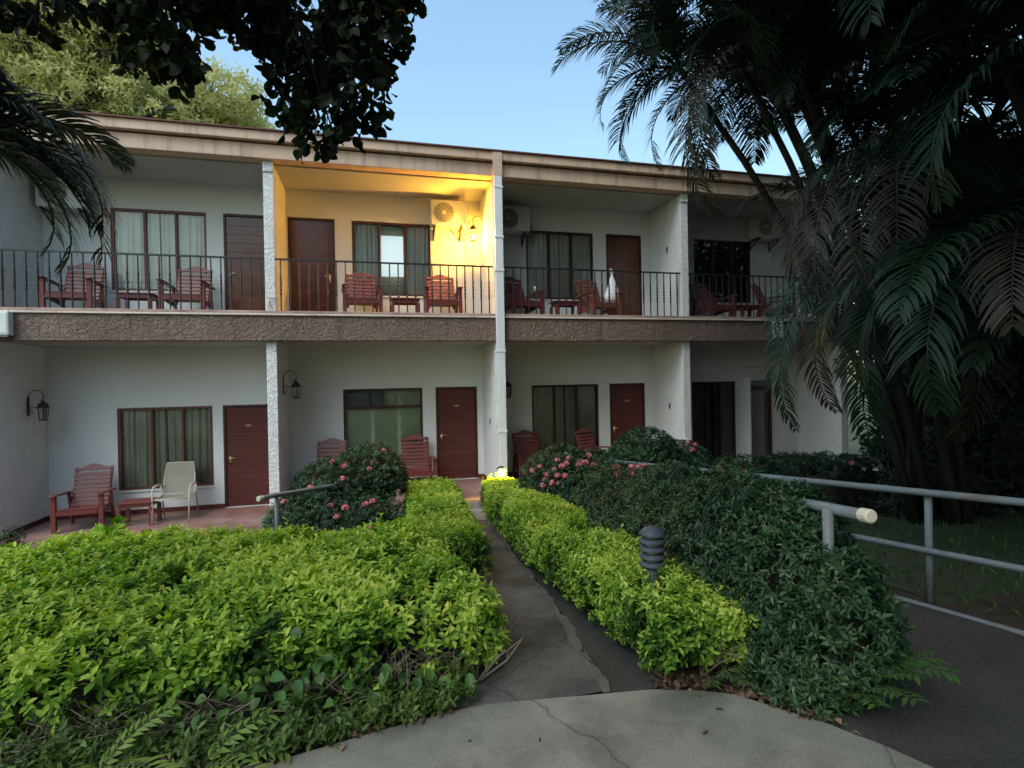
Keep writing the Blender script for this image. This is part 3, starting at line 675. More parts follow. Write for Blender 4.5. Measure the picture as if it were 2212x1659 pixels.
def poly_at(pts,s):
    # pts list (x,y,halfwidth,ztop,zground); s in 0..1 array
    pts=np.array(pts,float); seg=np.linalg.norm(np.diff(pts[:,:2],axis=0),axis=1); cum=np.concatenate([[0],np.cumsum(seg)])/seg.sum()
    out=np.stack([np.interp(s,cum,pts[:,k]) for k in range(5)],1)
    d=np.stack([np.interp(np.clip(s+.01,0,1),cum,pts[:,k])-np.interp(np.clip(s-.01,0,1),cum,pts[:,k]) for k in range(2)],1); d=d/np.linalg.norm(d,axis=1,keepdims=True)
    return out,d,seg.sum()
def hedge_points(pts,n,zlow=.35,seed=0.,ends=True):
    out,_,Ltot=poly_at(pts,np.array([0,.5,1.])); hw=out[1,2]; H=out[1,3]-out[1,4]
    wt=np.array([2*hw*Ltot,H*Ltot*.75,H*Ltot*.75,2*hw*H*.8*ends,2*hw*H*.8*ends]); c=rng.choice(5,n,p=wt/wt.sum())
    s=rng.random(n); s=np.where(c==3,0,np.where(c==4,1,s)); q,d,_=poly_at(pts,s); sd=np.stack([d[:,1],-d[:,0]],1)
    a=rng.random(n)*2-1; a=np.where(c==1,1,np.where(c==2,-1,a)); h=zlow+(1-zlow)*rng.random(n)**.8; h=np.where(c==0,1,h)
    N_=np.zeros((n,3)); N_[c==0]=(0,0,1)
    for cc,sg in ((1,1),(2,-1)): N_[c==cc,:2]=sd[c==cc]*sg
    N_[c==3,:2]=-d[c==3]; N_[c==4,:2]=d[c==4]
    # rounded shoulders
    shr=1-.12*np.abs(a)**4; P=np.zeros((n,3)); wz=1-.10*np.clip(h-.7,0,1)/.3*(c!=0)
    P[:,:2]=q[:,:2]+sd*(a*q[:,2]*wz)[:,None]; P[:,2]=q[:,4]+(q[:,3]-q[:,4])*h*shr
    N_=nrm(N_+np.concatenate([sd*(a*.35*(c==0))[:,None],np.zeros((n,1))],1)+np.array([0,0,.25]))
    P+=N_*((.05*vnoise(P,5,seed)+.05*vnoise(P,2.1,seed+2))*(1.0 if hw>.6 else .55)-rng.exponential(.03,n))[:,None]
    return P,N_,c
def twigs(name,pts,n,seed,parent,long=1.0,r=.004):
    mb=MB(); rd=random.Random(seed)
    for i in range(n):
        s=np.array([rd.random()]); q,d,_=poly_at(pts,s); q=q[0]; d=d[0]; sd=(d[1],-d[0]); a=rd.uniform(-.8,.8)
        b=Vector((q[0]+sd[0]*a*q[2],q[1]+sd[1]*a*q[2],q[4]-.01)); H=q[3]-q[4]
        for j in range(3):
            ox,oy=rd.uniform(-.2,.2)*long,rd.uniform(-.2,.2)*long; top=b+Vector((ox+sd[0]*a*q[2]*.15,oy+sd[1]*a*q[2]*.15,H*rd.uniform(.6,.93)))
            m=b.lerp(top,.5)+Vector((rd.uniform(-.05,.05),rd.uniform(-.05,.05),0))
            mb.tube([b,m,top],[r*1.3,r,r*.5],4,cap=False)
            e=m+Vector((rd.uniform(-.16,.16),rd.uniform(-.16,.16),rd.uniform(-.02,.14))); mb.tube([m,e],[r*.8,r*.35],3,cap=False)
    return mb.build(name,M['twig'],parent)
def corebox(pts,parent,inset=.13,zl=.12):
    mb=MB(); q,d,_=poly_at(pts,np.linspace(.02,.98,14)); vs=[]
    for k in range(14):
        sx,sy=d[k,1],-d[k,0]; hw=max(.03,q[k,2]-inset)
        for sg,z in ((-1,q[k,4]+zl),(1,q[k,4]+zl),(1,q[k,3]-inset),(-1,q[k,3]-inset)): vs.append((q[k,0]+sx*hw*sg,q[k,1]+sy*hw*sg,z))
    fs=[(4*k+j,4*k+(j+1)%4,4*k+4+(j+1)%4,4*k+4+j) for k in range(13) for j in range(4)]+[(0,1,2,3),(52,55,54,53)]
    mb.add(vs,fs); return mb.build('dark_core',M['corem'],parent)
M['corem']=surf('dark_inner_core',(.012,.014,.007),(.05,.042,.026),scale=30,rough=1,bump=1,bscale=60,bdist=.03)  # dark solid core put inside hedges and shrubs so leaf gaps look shaded
def hedge(name,label,pts,nsp,L,seed,ntw,zlow=.35,per=7,ln=.07,group='clipped lime-green hedges',dark=None,core=True,rich=False):
    h=thing(name,label,'hedge',(0,0,0),0,group)
    P,N_,c=hedge_points(pts,nsp,zlow,seed)
    Ax=N_*.7+rng.normal(size=P.shape)*.45+np.array([0,0,.35])
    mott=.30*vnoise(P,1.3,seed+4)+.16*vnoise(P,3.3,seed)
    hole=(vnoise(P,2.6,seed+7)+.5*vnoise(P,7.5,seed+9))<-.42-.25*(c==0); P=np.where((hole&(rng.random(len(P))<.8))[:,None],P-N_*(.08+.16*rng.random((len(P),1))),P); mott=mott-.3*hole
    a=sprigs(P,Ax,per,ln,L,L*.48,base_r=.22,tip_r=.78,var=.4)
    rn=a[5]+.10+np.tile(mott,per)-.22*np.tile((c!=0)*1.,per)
    # stray shoots
    ns=max(6,nsp//70); k=rng.choice(len(P),ns); k=k[c[k]==0] if (c[k]==0).any() else k
    b=sprigs(P[k],np.array([0,0,1.])+rng.normal(size=(len(k),3))*.45,11,.17,L*1.05,L*.5,splay=.8,base_r=.5,tip_r=1.0)
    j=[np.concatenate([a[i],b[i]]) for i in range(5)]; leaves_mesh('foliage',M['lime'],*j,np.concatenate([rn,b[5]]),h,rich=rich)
    twigs('branches',pts,ntw,int(seed*10)+1,h)
    if core: corebox(pts,h)
    return h
#  near left block
G1=[(-3.6,-5.8,1.55,.66,.22),(-1.4,-5.85,1.50,.74,.26),(-.2,-6.1,1.38,.80,.30),(.7,-6.35,1.20,.85,.36),(1.6,-6.5,1.05,.87,.38),(2.1,-6.6,.98,.88,.38),(2.40,-6.55,.82,.84,.38)]
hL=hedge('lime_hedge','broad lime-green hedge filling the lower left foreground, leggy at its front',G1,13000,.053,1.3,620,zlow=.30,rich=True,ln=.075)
G2=[(2.45,-5.6,.38,.72,.25),(2.62,-3.6,.36,.60,.10),(2.70,-2.4,.38,.56,0),(2.74,-1.45,.40,.52,-.12)]
hedge('lime_hedge','narrow lime-green hedge running back along the left side of the path',G2,4200,.045,2.7,120)
G3=[(3.64,-7.84,.30,.80,.5),(3.68,-7.45,.35,.85,.48),(3.70,-6.6,.38,.78,.40),(3.74,-5.2,.40,.68,.26),(3.80,-3.8,.36,.60,.12),(3.83,-2.6,.32,.54,.0),(3.88,-1.55,.26,.44,-.1),(3.98,-1.12,.24,.38,-.14)]
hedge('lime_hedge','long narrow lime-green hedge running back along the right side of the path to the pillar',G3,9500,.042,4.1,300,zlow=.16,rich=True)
M['twigl']=surf('bare_grey_stem',(.13,.105,.075),(.26,.22,.165),scale=14,rough=.9)
M['twig_']=M['twig']; M['twig']=M['twigl']
twigs('bare_stems',[(-1.2,-7.38,.12,.62,.48),(.6,-7.46,.12,.74,.49),(2.4,-7.42,.12,.80,.49)],230,77,hL,long=1.5,r=.0045)
twigs('bare_stems',[(2.50,-7.2,.10,.80,.49),(2.62,-6.3,.10,.74,.38)],40,78,hL,long=.45,r=.003)
M['twig']=M['twig_']
# big weed leaves inside the left hedge
wd=thing('vine','broad-leaved vine climbing through the front of the near left hedge','vine',(1.6,-7.3,.6))
n=130; P=np.stack([rng.normal(0,.34,n),rng.normal(0,.16,n)-.1,rng.normal(.0,.15,n)],1); P[:,2]=np.minimum(P[:,2],.27); P[:,1]=np.where(P[:,2]<.15,-.32+rng.normal(0,.05,n),P[:,1])
leaves_mesh('foliage',leafmat('broad_vine_leaf',[(0,(.05,.12,.03)),(1,(.12,.24,.05))],.45,.3),P,rng.normal(size=(n,3))*.6+np.array([0,-.5,-.3]),np.array([0,-.4,1.])+rng.normal(size=(n,3))*.3,.05+.045*rng.random(n),.052,rng.random(n),wd,fold=.28,curl=.3,rich=2)

def bush_pts(lobes,n,low=-.15):
    lob=np.array(lobes,float); wt=(lob[:,3]*lob[:,4]+lob[:,4]*lob[:,5]+lob[:,3]*lob[:,5]); c=rng.choice(len(lob),n*2,p=wt/wt.sum())
    d=nrm(rng.normal(size=(n*2,3))); P=lob[c,:3]+d*lob[c,3:6]; N_=nrm(d/lob[c,3:6])
    keep=d[:,2]>low
    for i in range(len(lob)):
        q=((P-lob[i,:3])/lob[i,3:6]); keep&=~((np.sum(q*q,1)<.80)&(c!=i))
    P,N_=P[keep][:n],N_[keep][:n]
    P=P+N_*(.05*vnoise(P,4.,lob[0,0])-rng.exponential(.035,len(P)))[:,None]
    return P,N_
def bush(name,label,lobes,nsp,L,nfl,seed,group=None,cat='shrub',mat='ixora',flr=.05,per=7,low=-.3,fl_bias=(0,-.6,.6),pk=None,asp=.36):
    c=lobes[0]; b=thing(name,label,cat,(0,0,0),0,group)
    P,N_=bush_pts(lobes,nsp,low)
    Ax=N_*.8+rng.normal(size=P.shape)*.4+np.array([0,0,.35]); mott=.2*vnoise(P,2.2,seed)
    a=sprigs(P,Ax,per,.05,L,L*asp,base_r=.25,tip_r=.6,splay=.85); leaves_mesh('foliage',M[mat],a[0],a[1],a[2],a[3],a[4],a[5]+np.tile(mott,per),b)
    mb=MB(); rd=random.Random(seed)
    for l in lobes:
        zg=gz(l[0],l[1])
        for k in range(9):
            e=Vector((l[0]+rd.uniform(-.6,.6)*l[3],l[1]+rd.uniform(-.6,.6)*l[4],l[2]+rd.uniform(-.1,.7)*l[5])); s0=Vector((l[0]+rd.uniform(-.1,.1),l[1]+rd.uniform(-.1,.1),zg-.02))
            mb.tube([s0,s0.lerp(e,.5)+Vector((rd.uniform(-.06,.06),rd.uniform(-.06,.06),.03)),e],[.012,.008,.003],5,cap=False)
    mb.build('branches',M['twig'],b)
    mb=MB()
    for l in lobes:
        vs=[];nn,mm=12,7
        for i in range(mm+1):
            ph=math.pi*i/mm
            for k in range(nn): vs.append((l[0]+(l[3]-.12)*math.sin(ph)*math.cos(k*6.2832/nn),l[1]+(l[4]-.12)*math.sin(ph)*math.sin(k*6.2832/nn),l[2]+(l[5]-.12)*math.cos(ph)))
        mb.add(vs,[(i*nn+k,i*nn+(k+1)%nn,(i+1)*nn+(k+1)%nn,(i+1)*nn+k) for i in range(mm) for k in range(nn)])
    mb.build('dark_core',M['corem'],b)
    if nfl:
        P,N_=bush_pts(lobes,nsp,-.1); sc=N_@np.array(fl_bias)+rng.random(len(P))*.9
        if pk is not None: sc=sc-3.0*np.min(np.linalg.norm(P[:,None,:]-np.array(pk)[None],axis=2),axis=1)
        ix=np.argsort(-sc)[:nfl*6]; rng.shuffle(ix); chosen=[]
        for i in ix:
            if all(np.linalg.norm(P[i]-P[j])>flr*1.4 for j in chosen): chosen.append(i)
            if len(chosen)>=nfl: break
        for i in chosen:
            k=70; d=nrm(rng.normal(size=(k,3))+N_[i]*.9); rr=flr*(.7+.55*random.random())
            pp=N_[i]*.045+d*rr*np.array([1,1,.75])*.8
            o=leaves_mesh('flower_head',M['flower'],pp,nrm(np.cross(d,rng.normal(size=(k,3))))+d*.25,d,.024,.017,rng.random(k),b,fold=0,curl=0); o.location=P[i]
    return b
GB='dark-leaved shrubs with pink flower heads'
bush('flowering_shrub','dark shrub with pink flower heads behind the left handrail',[(1.35,-2.75,.50,.62,.62,.62),(1.75,-2.45,.75,.55,.5,.50),(1.0,-2.95,.25,.55,.55,.50),(1.75,-3.3,.25,.55,.5,.45)],3300,.055,17,1,GB,low=-.4)
bush('flowering_shrub','dark shrub crowded with pink flowers just right of the white pillar',[(4.55,-2.9,.55,.62,.62,.58),(5.1,-2.9,.55,.55,.6,.50),(4.45,-3.4,.30,.45,.45,.40)],3000,.055,22,2,GB,low=-.4,pk=[(4.1,-3.2,1.0),(4.7,-3.4,1.0),(4.3,-3.3,.8)])
bush('flowering_shrub','taller dark shrub before the third red door, few pink flowers at its right',[(6.15,-2.45,.72,.62,.6,.58),(6.75,-2.4,.6,.55,.5,.50),(6.4,-2.9,.4,.7,.5,.5)],3000,.055,8,3,GB,low=-.4,pk=[(6.9,-2.7,1.0),(6.3,-3.1,.9)])
bush('dark_shrub','long low dark shrub in front of the grey screen door',[(7.9,-2.5,.36,.8,.5,.42),(8.9,-2.5,.36,.8,.5,.40),(9.9,-2.4,.32,.8,.5,.38)],2600,.055,3,4,GB,low=-.4)
bush('flowering_shrub','wide dark shrub with scattered pink flowers between right hedge and long handrail',[(4.95,-4.3,.55,.72,.7,.50),(4.75,-5.2,.55,.55,.7,.50),(5.2,-5.0,.62,.38,.7,.52),(5.0,-3.6,.50,.7,.5,.45)],4600,.052,8,5,GB,low=-.3,pk=[(4.6,-3.9,1.0),(4.9,-4.3,1.0)])
bush('dark_shrub','large dark green shrub around the capped handrail in the right foreground',[(4.42,-5.7,.62,.50,.80,.48),(4.38,-6.6,.78,.44,.65,.50),(4.22,-7.28,.95,.38,.48,.52),(4.25,-7.78,.92,.32,.34,.56),(4.48,-7.5,.70,.32,.45,.50),(4.12,-7.6,.64,.30,.45,.42),(4.30,-7.95,.72,.30,.32,.44),(4.14,-8.25,.84,.20,.20,.40),(4.02,-8.08,.56,.24,.26,.26)],10500,.046,0,6,GB,low=-.85)
# small weed plant on the left wall
bush('seedling_plant','small dark seedlings growing against the left terrace wall',[(-3.75,-.95,-.1,.16,.2,.28),(-3.6,-.5,-.15,.12,.15,.22)],90,.07,0,7,cat='plant',per=6,low=-.8)
bush('seedling_plant','tall pale green shoots rising above the back edge of the near left hedge',[(-.62,-4.55,.70,.11,.10,.19),(-.22,-4.45,.70,.12,.09,.13)],26,.10,0,8,cat='plant',mat='lime',per=8,low=-.8,asp=.55)
# ferny zamia plants along the kerb
def zamia(label,loc,fr,seed,mat):
    z=thing('pinnate_plant',label,'plant',loc,0,'low plants with ladder-like leaves'); rd=random.Random(seed)
    for (az,L,el,nl,ll) in fr:
        d=Vector((math.sin(az),math.cos(az),0)); pts=[]; p=Vector((0,0,0)); e=el
        for k in range(13): pts.append(p.copy()); p=p+(d*math.cos(e)+Vector((0,0,1))*math.sin(e))*(L/12); e-=.085+.02*rd.random()
        fr_=MB().tube(pts,[.005*(1-k/15) for k in range(13)],5,cap=False).build('frond',M['stemg'],z)
        Ps=[];Ds=[];Ns=[]
        for k in range(nl):
            t=.18+.82*k/nl; i=t*12; a=int(i); a=min(a,11); q=pts[a].lerp(pts[a+1],i-a); tg=(pts[a+1]-pts[a]).normalized(); sd=tg.cross(Vector((0,0,1))).normalized(); up=sd.cross(tg)
            for s in (-1,1): Ps.append(q); Ds.append(sd*s*.85+tg*.5-up*.0+Vector((rd.uniform(-.1,.1),rd.uniform(-.1,.1),rd.uniform(-.1,.1)))); Ns.append(up)
        Ps=np.array(Ps);Ds=np.array(Ds);Ns=np.array(Ns); leaves_mesh('leaflets',mat,Ps,Ds,Ns,ll*(.85+.3*rng.random(len(Ps))),ll*.30,.5+.4*(rng.random(len(Ps))-.5),fr_,fold=.12,curl=.1)
M['zam']=leafmat('glossy_leaflet',[(0,(.03,.08,.02)),(1,(.08,.17,.035))],.3,.15)
M['zamy']=leafmat('yellowish_leaflet',[(0,(.10,.18,.03)),(1,(.24,.32,.06))],.4,.25)
zamia('bright pinnate fronds at the bottom left kerb',(1.12,-7.90,.50),[(1.6,.40,.6,9,.095),(1.1,.36,.9,9,.09),(2.1,.34,.7,8,.08)],1,M['zamy'])
zamia('yellow-green arching frond plant in the bottom left corner',(.72,-7.88,.50),[(3.0,.52,1.1,14,.10),(2.2,.5,.9,13,.09),(-2.6,.5,1.0,13,.09),(1.0,.4,1.1,12,.08)],2,M['zamy'])
zamia('dark glossy ladder-leaved plant at the right-hand corner of the bed',(4.05,-8.28,.50),[(2.6,.60,1.15,16,.085),(2.0,.55,1.1,15,.085),(3.1,.5,1.1,14,.08),(1.4,.5,1.0,14,.08),(-2.8,.42,1.1,13,.07),(2.3,.46,1.3,14,.08),(2.85,.5,1.25,14,.08),(1.7,.45,1.3,13,.08)],3,M['zam'])
zamia('small dark frond plant at the front foot of the near right hedge',(3.60,-7.90,.50),[(2.9,.26,.9,9,.05),(-2.6,.22,.9,8,.05),(2.0,.24,.9,8,.05)],4,M['zam'])
# undergrowth at feet of near left hedge (uncountable weeds)
n=1500; xs=rng.uniform(-2.5,2.35,n); ys=np.array([pe(x) for x in xs])+np.abs(rng.normal(0,.16,n))+.0; zz=.50+np.abs(rng.normal(0,.05,n))
P=np.stack([xs,ys,zz],1); a=sprigs(P,np.array([0,-.3,.9])+rng.normal(size=(n,3))*.5,5,.06,.045,.02,base_r=.3,tip_r=.5)
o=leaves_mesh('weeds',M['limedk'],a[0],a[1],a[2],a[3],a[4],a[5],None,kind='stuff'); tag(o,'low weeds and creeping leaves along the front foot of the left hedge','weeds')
# dry leaf litter
n=340; xs=np.concatenate([rng.uniform(-.5,2.2,n//2),rng.uniform(3.3,3.95,n-n//2)]); ys=np.array([pe(x) for x in xs])+rng.normal(.07,.05,n)
P=np.stack([xs,ys,np.full(n,.512)+rng.random(n)*.02],1)
M['dry']=leafmat('dry_leaf',[(0,(.035,.022,.014)),(.6,(.10,.055,.032)),(1,(.24,.14,.095))],.8,.1)
D_=rng.normal(size=(n,3)); D_[:,2]*=.2
o=leaves_mesh('leaf_litter',M['dry'],P,D_,np.array([0,0,1.])+rng.normal(size=(n,3))*.4,.045,.03,rng.random(n),None,kind='stuff'); tag(o,'dry brown leaf litter along the kerb of the beds','leaf litter')
def fallen(lbl,pts,sz,mat,lo,hi):
    for (x,y,a) in pts:
        o=leaves_mesh('fallen_leaf',mat,np.zeros((3,3))+rng.normal(size=(3,3))*.008,np.array([[math.cos(a),math.sin(a),.1],[math.cos(a+.8),math.sin(a+.8),.25],[math.cos(a-.7),math.sin(a-.7),.15]]),np.array([[0,0,1.]]*3)+rng.normal(size=(3,3))*.3,sz,sz*.5,rng.uniform(lo,hi,3),None)
        o.location=(x,y,.512); tag(o,lbl,'fallen leaf','fallen leaves scattered on the pavement')
fallen('curled dry leaf lying on the pavement',[(2.55,-8.12,.4),(2.62,-8.34,-.6),(2.85,-8.5,1.2),(3.3,-8.28,-.5),(2.25,-8.05,2),(3.12,-8.7,.2),(2.0,-8.24,1.9),(2.35,-8.5,2.9),(3.0,-8.95,.9),(3.6,-8.75,2.2),(1.8,-8.5,.3),(3.45,-8.15,.1),(2.7,-8.75,2.5)],.035,M['dry'],0,.4)

n=5000; P=np.stack([rng.uniform(5.9,12,n),rng.uniform(-9,-3.4,n),np.zeros(n)],1); P[:,2]=[gz(9,y)-.01 for y in P[:,1]]
D_=rng.normal(size=(n,3))*.5; D_[:,2]=1
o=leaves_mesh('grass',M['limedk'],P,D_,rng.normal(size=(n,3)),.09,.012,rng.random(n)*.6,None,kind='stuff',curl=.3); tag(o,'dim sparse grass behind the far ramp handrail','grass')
# ------------------------------------------------------------------ palms
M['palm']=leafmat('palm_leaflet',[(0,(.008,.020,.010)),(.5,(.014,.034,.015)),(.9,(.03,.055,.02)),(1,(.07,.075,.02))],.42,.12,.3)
M['palmdry']=leafmat('dusty_dry_palm_leaflet',[(0,(.018,.018,.012)),(.6,(.045,.042,.028)),(1,(.11,.10,.07))],.6,.15)
M['ptrunk']=surf('ringed_palm_stem',(.010,.012,.008),(.026,.025,.018),scale=14,rough=.7,bump=.4)
def frond(parent,base,az,el,L,droop,ll,nl,mat,seed,lw=.028,hang=.55):
    rd=np.random.default_rng(seed); K=16; pts=np.zeros((K,3)); d=np.array([math.sin(az),math.cos(az),0.]); p=np.array(base,float); e=el
    for k in range(K):
        pts[k]=p; p=p+(d*math.cos(e)+np.array([0,0,math.sin(e)]))*(L/(K-1)); e-=droop*(.5+1.3*k/K)/K
    mb=MB().tube([tuple(q) for q in pts],[.016*(1-.85*k/K) for k in range(K)],5,cap=False)
    n=nl*2; t=np.repeat(np.linspace(.16,.99,nl),2)+rd.normal(size=n)*.003; t=np.clip(t,0,.999); s=np.tile([-1.,1.],nl)
    x=t*(K-1); i=np.minimum(x.astype(int),K-2); f=(x-i)[:,None]; Q=pts[i]*(1-f)+pts[i+1]*f; tg=nrm(pts[i+1]-pts[i])
    sd=nrm(np.cross(tg,np.array([0,0,1.]))+1e-6); up=np.cross(sd,tg)
    lens=ll*(np.sin(np.pi*np.clip(t*.86+.12,0,1))**.6)*(.88+.24*rd.random(n))
    d0=nrm(sd*s[:,None]*.85+tg*(.45+.5*t[:,None])+up*.28+rd.normal(size=(n,3))*.06)
    segs=4; V=np.zeros((n,segs+1,2,3)); pos=Q.copy(); dd=d0.copy(); 
    for k in range(segs+1):
        wv=nrm(np.cross(dd,up))*(lw*[.35,.95,1.,.7,.06][k]/2)
        V[:,k,0]=pos-wv; V[:,k,1]=pos+wv
        pos=pos+dd*(lens/segs)[:,None]; dd=nrm(dd+np.array([0,0,-1.])*hang*(.35+.28*k)+rd.normal(size=(n,3))*.02)
    vo=len(mb.v); nv=n*(segs+1)*2
    f0=(np.arange(n)[:,None]*(segs+1)*2+np.arange(segs)[None,:]*2).reshape(-1)
    F_=np.stack([f0,f0+1,f0+3,f0+2],1)+vo
    me=bpy.data.meshes.new('frond'); me.from_pydata(mb.v+[tuple(q) for q in V.reshape(-1,3)],[],mb.f+[tuple(q) for q in F_.tolist()])
    a=me.attributes.new('rnd','FLOAT','POINT'); rv=np.concatenate([np.full(vo,.4),np.repeat(np.clip(.45+.5*(rd.random(n)-.5)+.3*(t-.5),0,1),(segs+1)*2)]); a.data.foreach_set('value',rv.astype(np.float32))
    me.materials.append(M[mat]); o=bpy.data.objects.new('frond',me); lk(o,parent); return o
def aim(base,tip,rise=.5):
    """azimuth/elevation/length for a frond arching from base to tip"""
    b=Vector(base);t_=Vector(tip);h=Vector((t_.x-b.x,t_.y-b.y,0)); az=math.atan2(h.x,h.y); dz=t_.z-b.z; hl=h.length
    best=None
    for el in [x*.1 for x in range(-14,15)]:
        for dr in [x*.2 for x in range(1,16)]:
            L=1.0; e=el; X=Z=0
            for k in range(16): X+=math.cos(e)/15; Z+=math.sin(e)/15; e-=dr*(.5+1.3*k/16)/16
            if X<=.02: continue
            err=abs(math.atan2(Z,X)-math.atan2(dz,hl))+.12*abs(dr-(1.2+rise))+.0
            if best is None or err<best[0]: best=(err,el,dr,math.hypot(hl,dz)/math.hypot(X,Z))
    return az,best[1],best[3],best[2]
def palm(label,root,heads,seed,extra=(),ll=.5,nfr=9,L=2.0,group='areca palm clumps',lw=.028):
    g=thing('palm_clump',label,'palm tree',root,0,group); rd=random.Random(seed); o=Vector(root)
    for hi,h in enumerate(heads):
        hp=Vector(h[:3])-o; b=Vector((rd.uniform(-.3,.3),rd.uniform(-.3,.3),-.05)); m=b.lerp(hp,.5)+Vector((-(hp.x-b.x)*.22,-(hp.y-b.y)*.22,.0))
        pts=[b.lerp(m,k/5).lerp(m.lerp(hp,k/5),k/5) for k in range(6)]
        MB().tube(pts,[.055,.05,.045,.04,.04,.035],8).build('trunk',M['ptrunk'],g,True)
        nf=h[3] if len(h)>3 else nfr; a0=rd.random()*6
        for k in range(nf):
            frond(g,hp,a0+k*2.4,rd.uniform(.15,1.25),L*rd.uniform(.8,1.15),rd.uniform(1.3,2.3),ll,int(48+rd.random()*10),'palm',seed*100+hi*20+k,lw)
    for j,(b,tp,mat,l2,rise) in enumerate(extra):
        az,el,LL,dr=aim(b,tp,rise); frond(g,Vector(b)-o,az,el,LL,dr,l2,int(LL*21+8),mat,seed*1000+j,lw)
    return g
def pt(u,v,t_):
    q=CAM+(fw+r2*((u-1106)/F)+u2*((829.5-v)/F))*t_; return (q.x,q.y,q.z)
H1=(5.75,-4.3,6.1); H2=(6.5,-4.9,5.9); H3=(7.6,-5.2,6.6); H4=(7.9,-5.6,4.9); H5=(8.3,-4.4,5.6); H6=(7.6,-5.6,3.4)
ex=[(H1,(4.15,-3.8,6.10),'palm',.42,.6),(H1,(4.85,-4.0,5.30),'palm',.42,1.0),(H1,(5.35,-3.8,5.0),'palm',.40,1.3),(H1,(4.6,-4.2,6.75),'palm',.42,.3),(H1,(5.0,-4.8,6.6),'palm',.42,.3),(H1,(5.3,-4.3,6.9),'palm',.4,.2),
 (H2,(5.45,-4.5,4.6),'palm',.45,1.2),(H2,(5.7,-5.2,4.3),'palmdry',.42,1.4),(H2,(5.95,-5.0,4.0),'palmdry',.40,1.5),(H2,(5.4,-5.0,5.6),'palm',.45,.8),(H2,(5.5,-5.6,6.4),'palm',.45,.5),
 (H4,pt(1815,600,6.3),'palmdry',.40,1.3),(H4,pt(1835,700,6.0),'palmdry',.42,1.5),(H4,pt(1870,770,5.8),'palmdry',.42,1.6),(H4,pt(1830,480,6.4),'palm',.42,1.0),(H4,pt(1930,820,5.6),'palmdry',.42,1.6),(H4,pt(1960,760,5.4),'palmdry',.42,1.6),
 (H6,pt(1695,800,5.8),'palm',.36,1.1),(H6,pt(1745,960,5.6),'palm',.36,1.3),(H6,pt(1830,900,5.7),'palmdry',.36,1.5),(H6,pt(1900,980,5.6),'palm',.38,1.5),(H6,pt(2010,960,5.5),'palmdry',.38,1.5),(H6,pt(1850,740,5.9),'palm',.38,1.0),(H6,pt(2100,940,5.5),'palm',.38,1.4)]
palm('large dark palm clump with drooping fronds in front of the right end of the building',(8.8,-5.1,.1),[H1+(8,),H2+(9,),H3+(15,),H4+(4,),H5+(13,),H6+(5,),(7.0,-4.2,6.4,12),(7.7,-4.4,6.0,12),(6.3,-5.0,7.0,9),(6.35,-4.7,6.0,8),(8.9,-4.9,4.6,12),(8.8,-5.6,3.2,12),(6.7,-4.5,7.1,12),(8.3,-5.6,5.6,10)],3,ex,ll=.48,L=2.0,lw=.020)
K1=(6.9,-7.9,4.4); K2=(7.2,-7.2,3.2); K3=(7.0,-8.6,5.2); K4=(7.9,-6.4,4.6); K5=(7.3,-6.6,5.9)
ex2=[(K1,(5.75,-7.6,3.2),'palm',.5,1.0),(K1,(5.95,-7.2,2.5),'palm',.55,1.2),(K1,(5.7,-8.0,4.4),'palm',.55,.8),(K2,(5.95,-7.4,1.75),'palm',.5,1.1),(K2,(6.1,-6.9,1.7),'palm',.5,1.1),(K2,(6.0,-7.8,2.3),'palmdry',.5,1.0),(K3,(5.6,-7.6,4.7),'palm',.5,.8),(K3,(5.5,-8.4,4.9),'palm',.55,.7),(K5,(6.0,-6.8,5.0),'palm',.55,.9)]
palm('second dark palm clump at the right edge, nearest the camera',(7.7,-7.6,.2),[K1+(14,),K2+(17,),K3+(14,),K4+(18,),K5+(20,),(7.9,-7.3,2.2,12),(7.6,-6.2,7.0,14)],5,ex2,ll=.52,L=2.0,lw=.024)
Q1=(-.75,-7.0,3.55)
ex3=[(Q1,(.30,-6.75,2.80),'palm',.40,1.0),(Q1,(.36,-6.85,2.98),'palm',.42,.8),(Q1,(.10,-6.8,3.62),'palm',.36,.6),(Q1,(-.05,-6.9,3.9),'palm',.34,.4),(Q1,(.02,-6.7,2.75),'palm',.36,1.2),(Q1,(.15,-6.5,3.2),'palm',.36,.9)]
palm('palm with dark drooping fronds reaching in at the left edge',(-1.6,-7.3,.3),[Q1+(6,),(-1.7,-7.4,4.6,8)],7,ex3+[(Q1,(.20,-6.6,3.0),'palm',.38,.8),(Q1,(-.02,-6.75,3.45),'palm',.36,.7),(Q1,(-.10,-6.6,2.9),'palm',.34,1.2),(Q1,(.05,-6.95,3.75),'palm',.36,.5)],ll=.42,L=1.2,lw=.028)

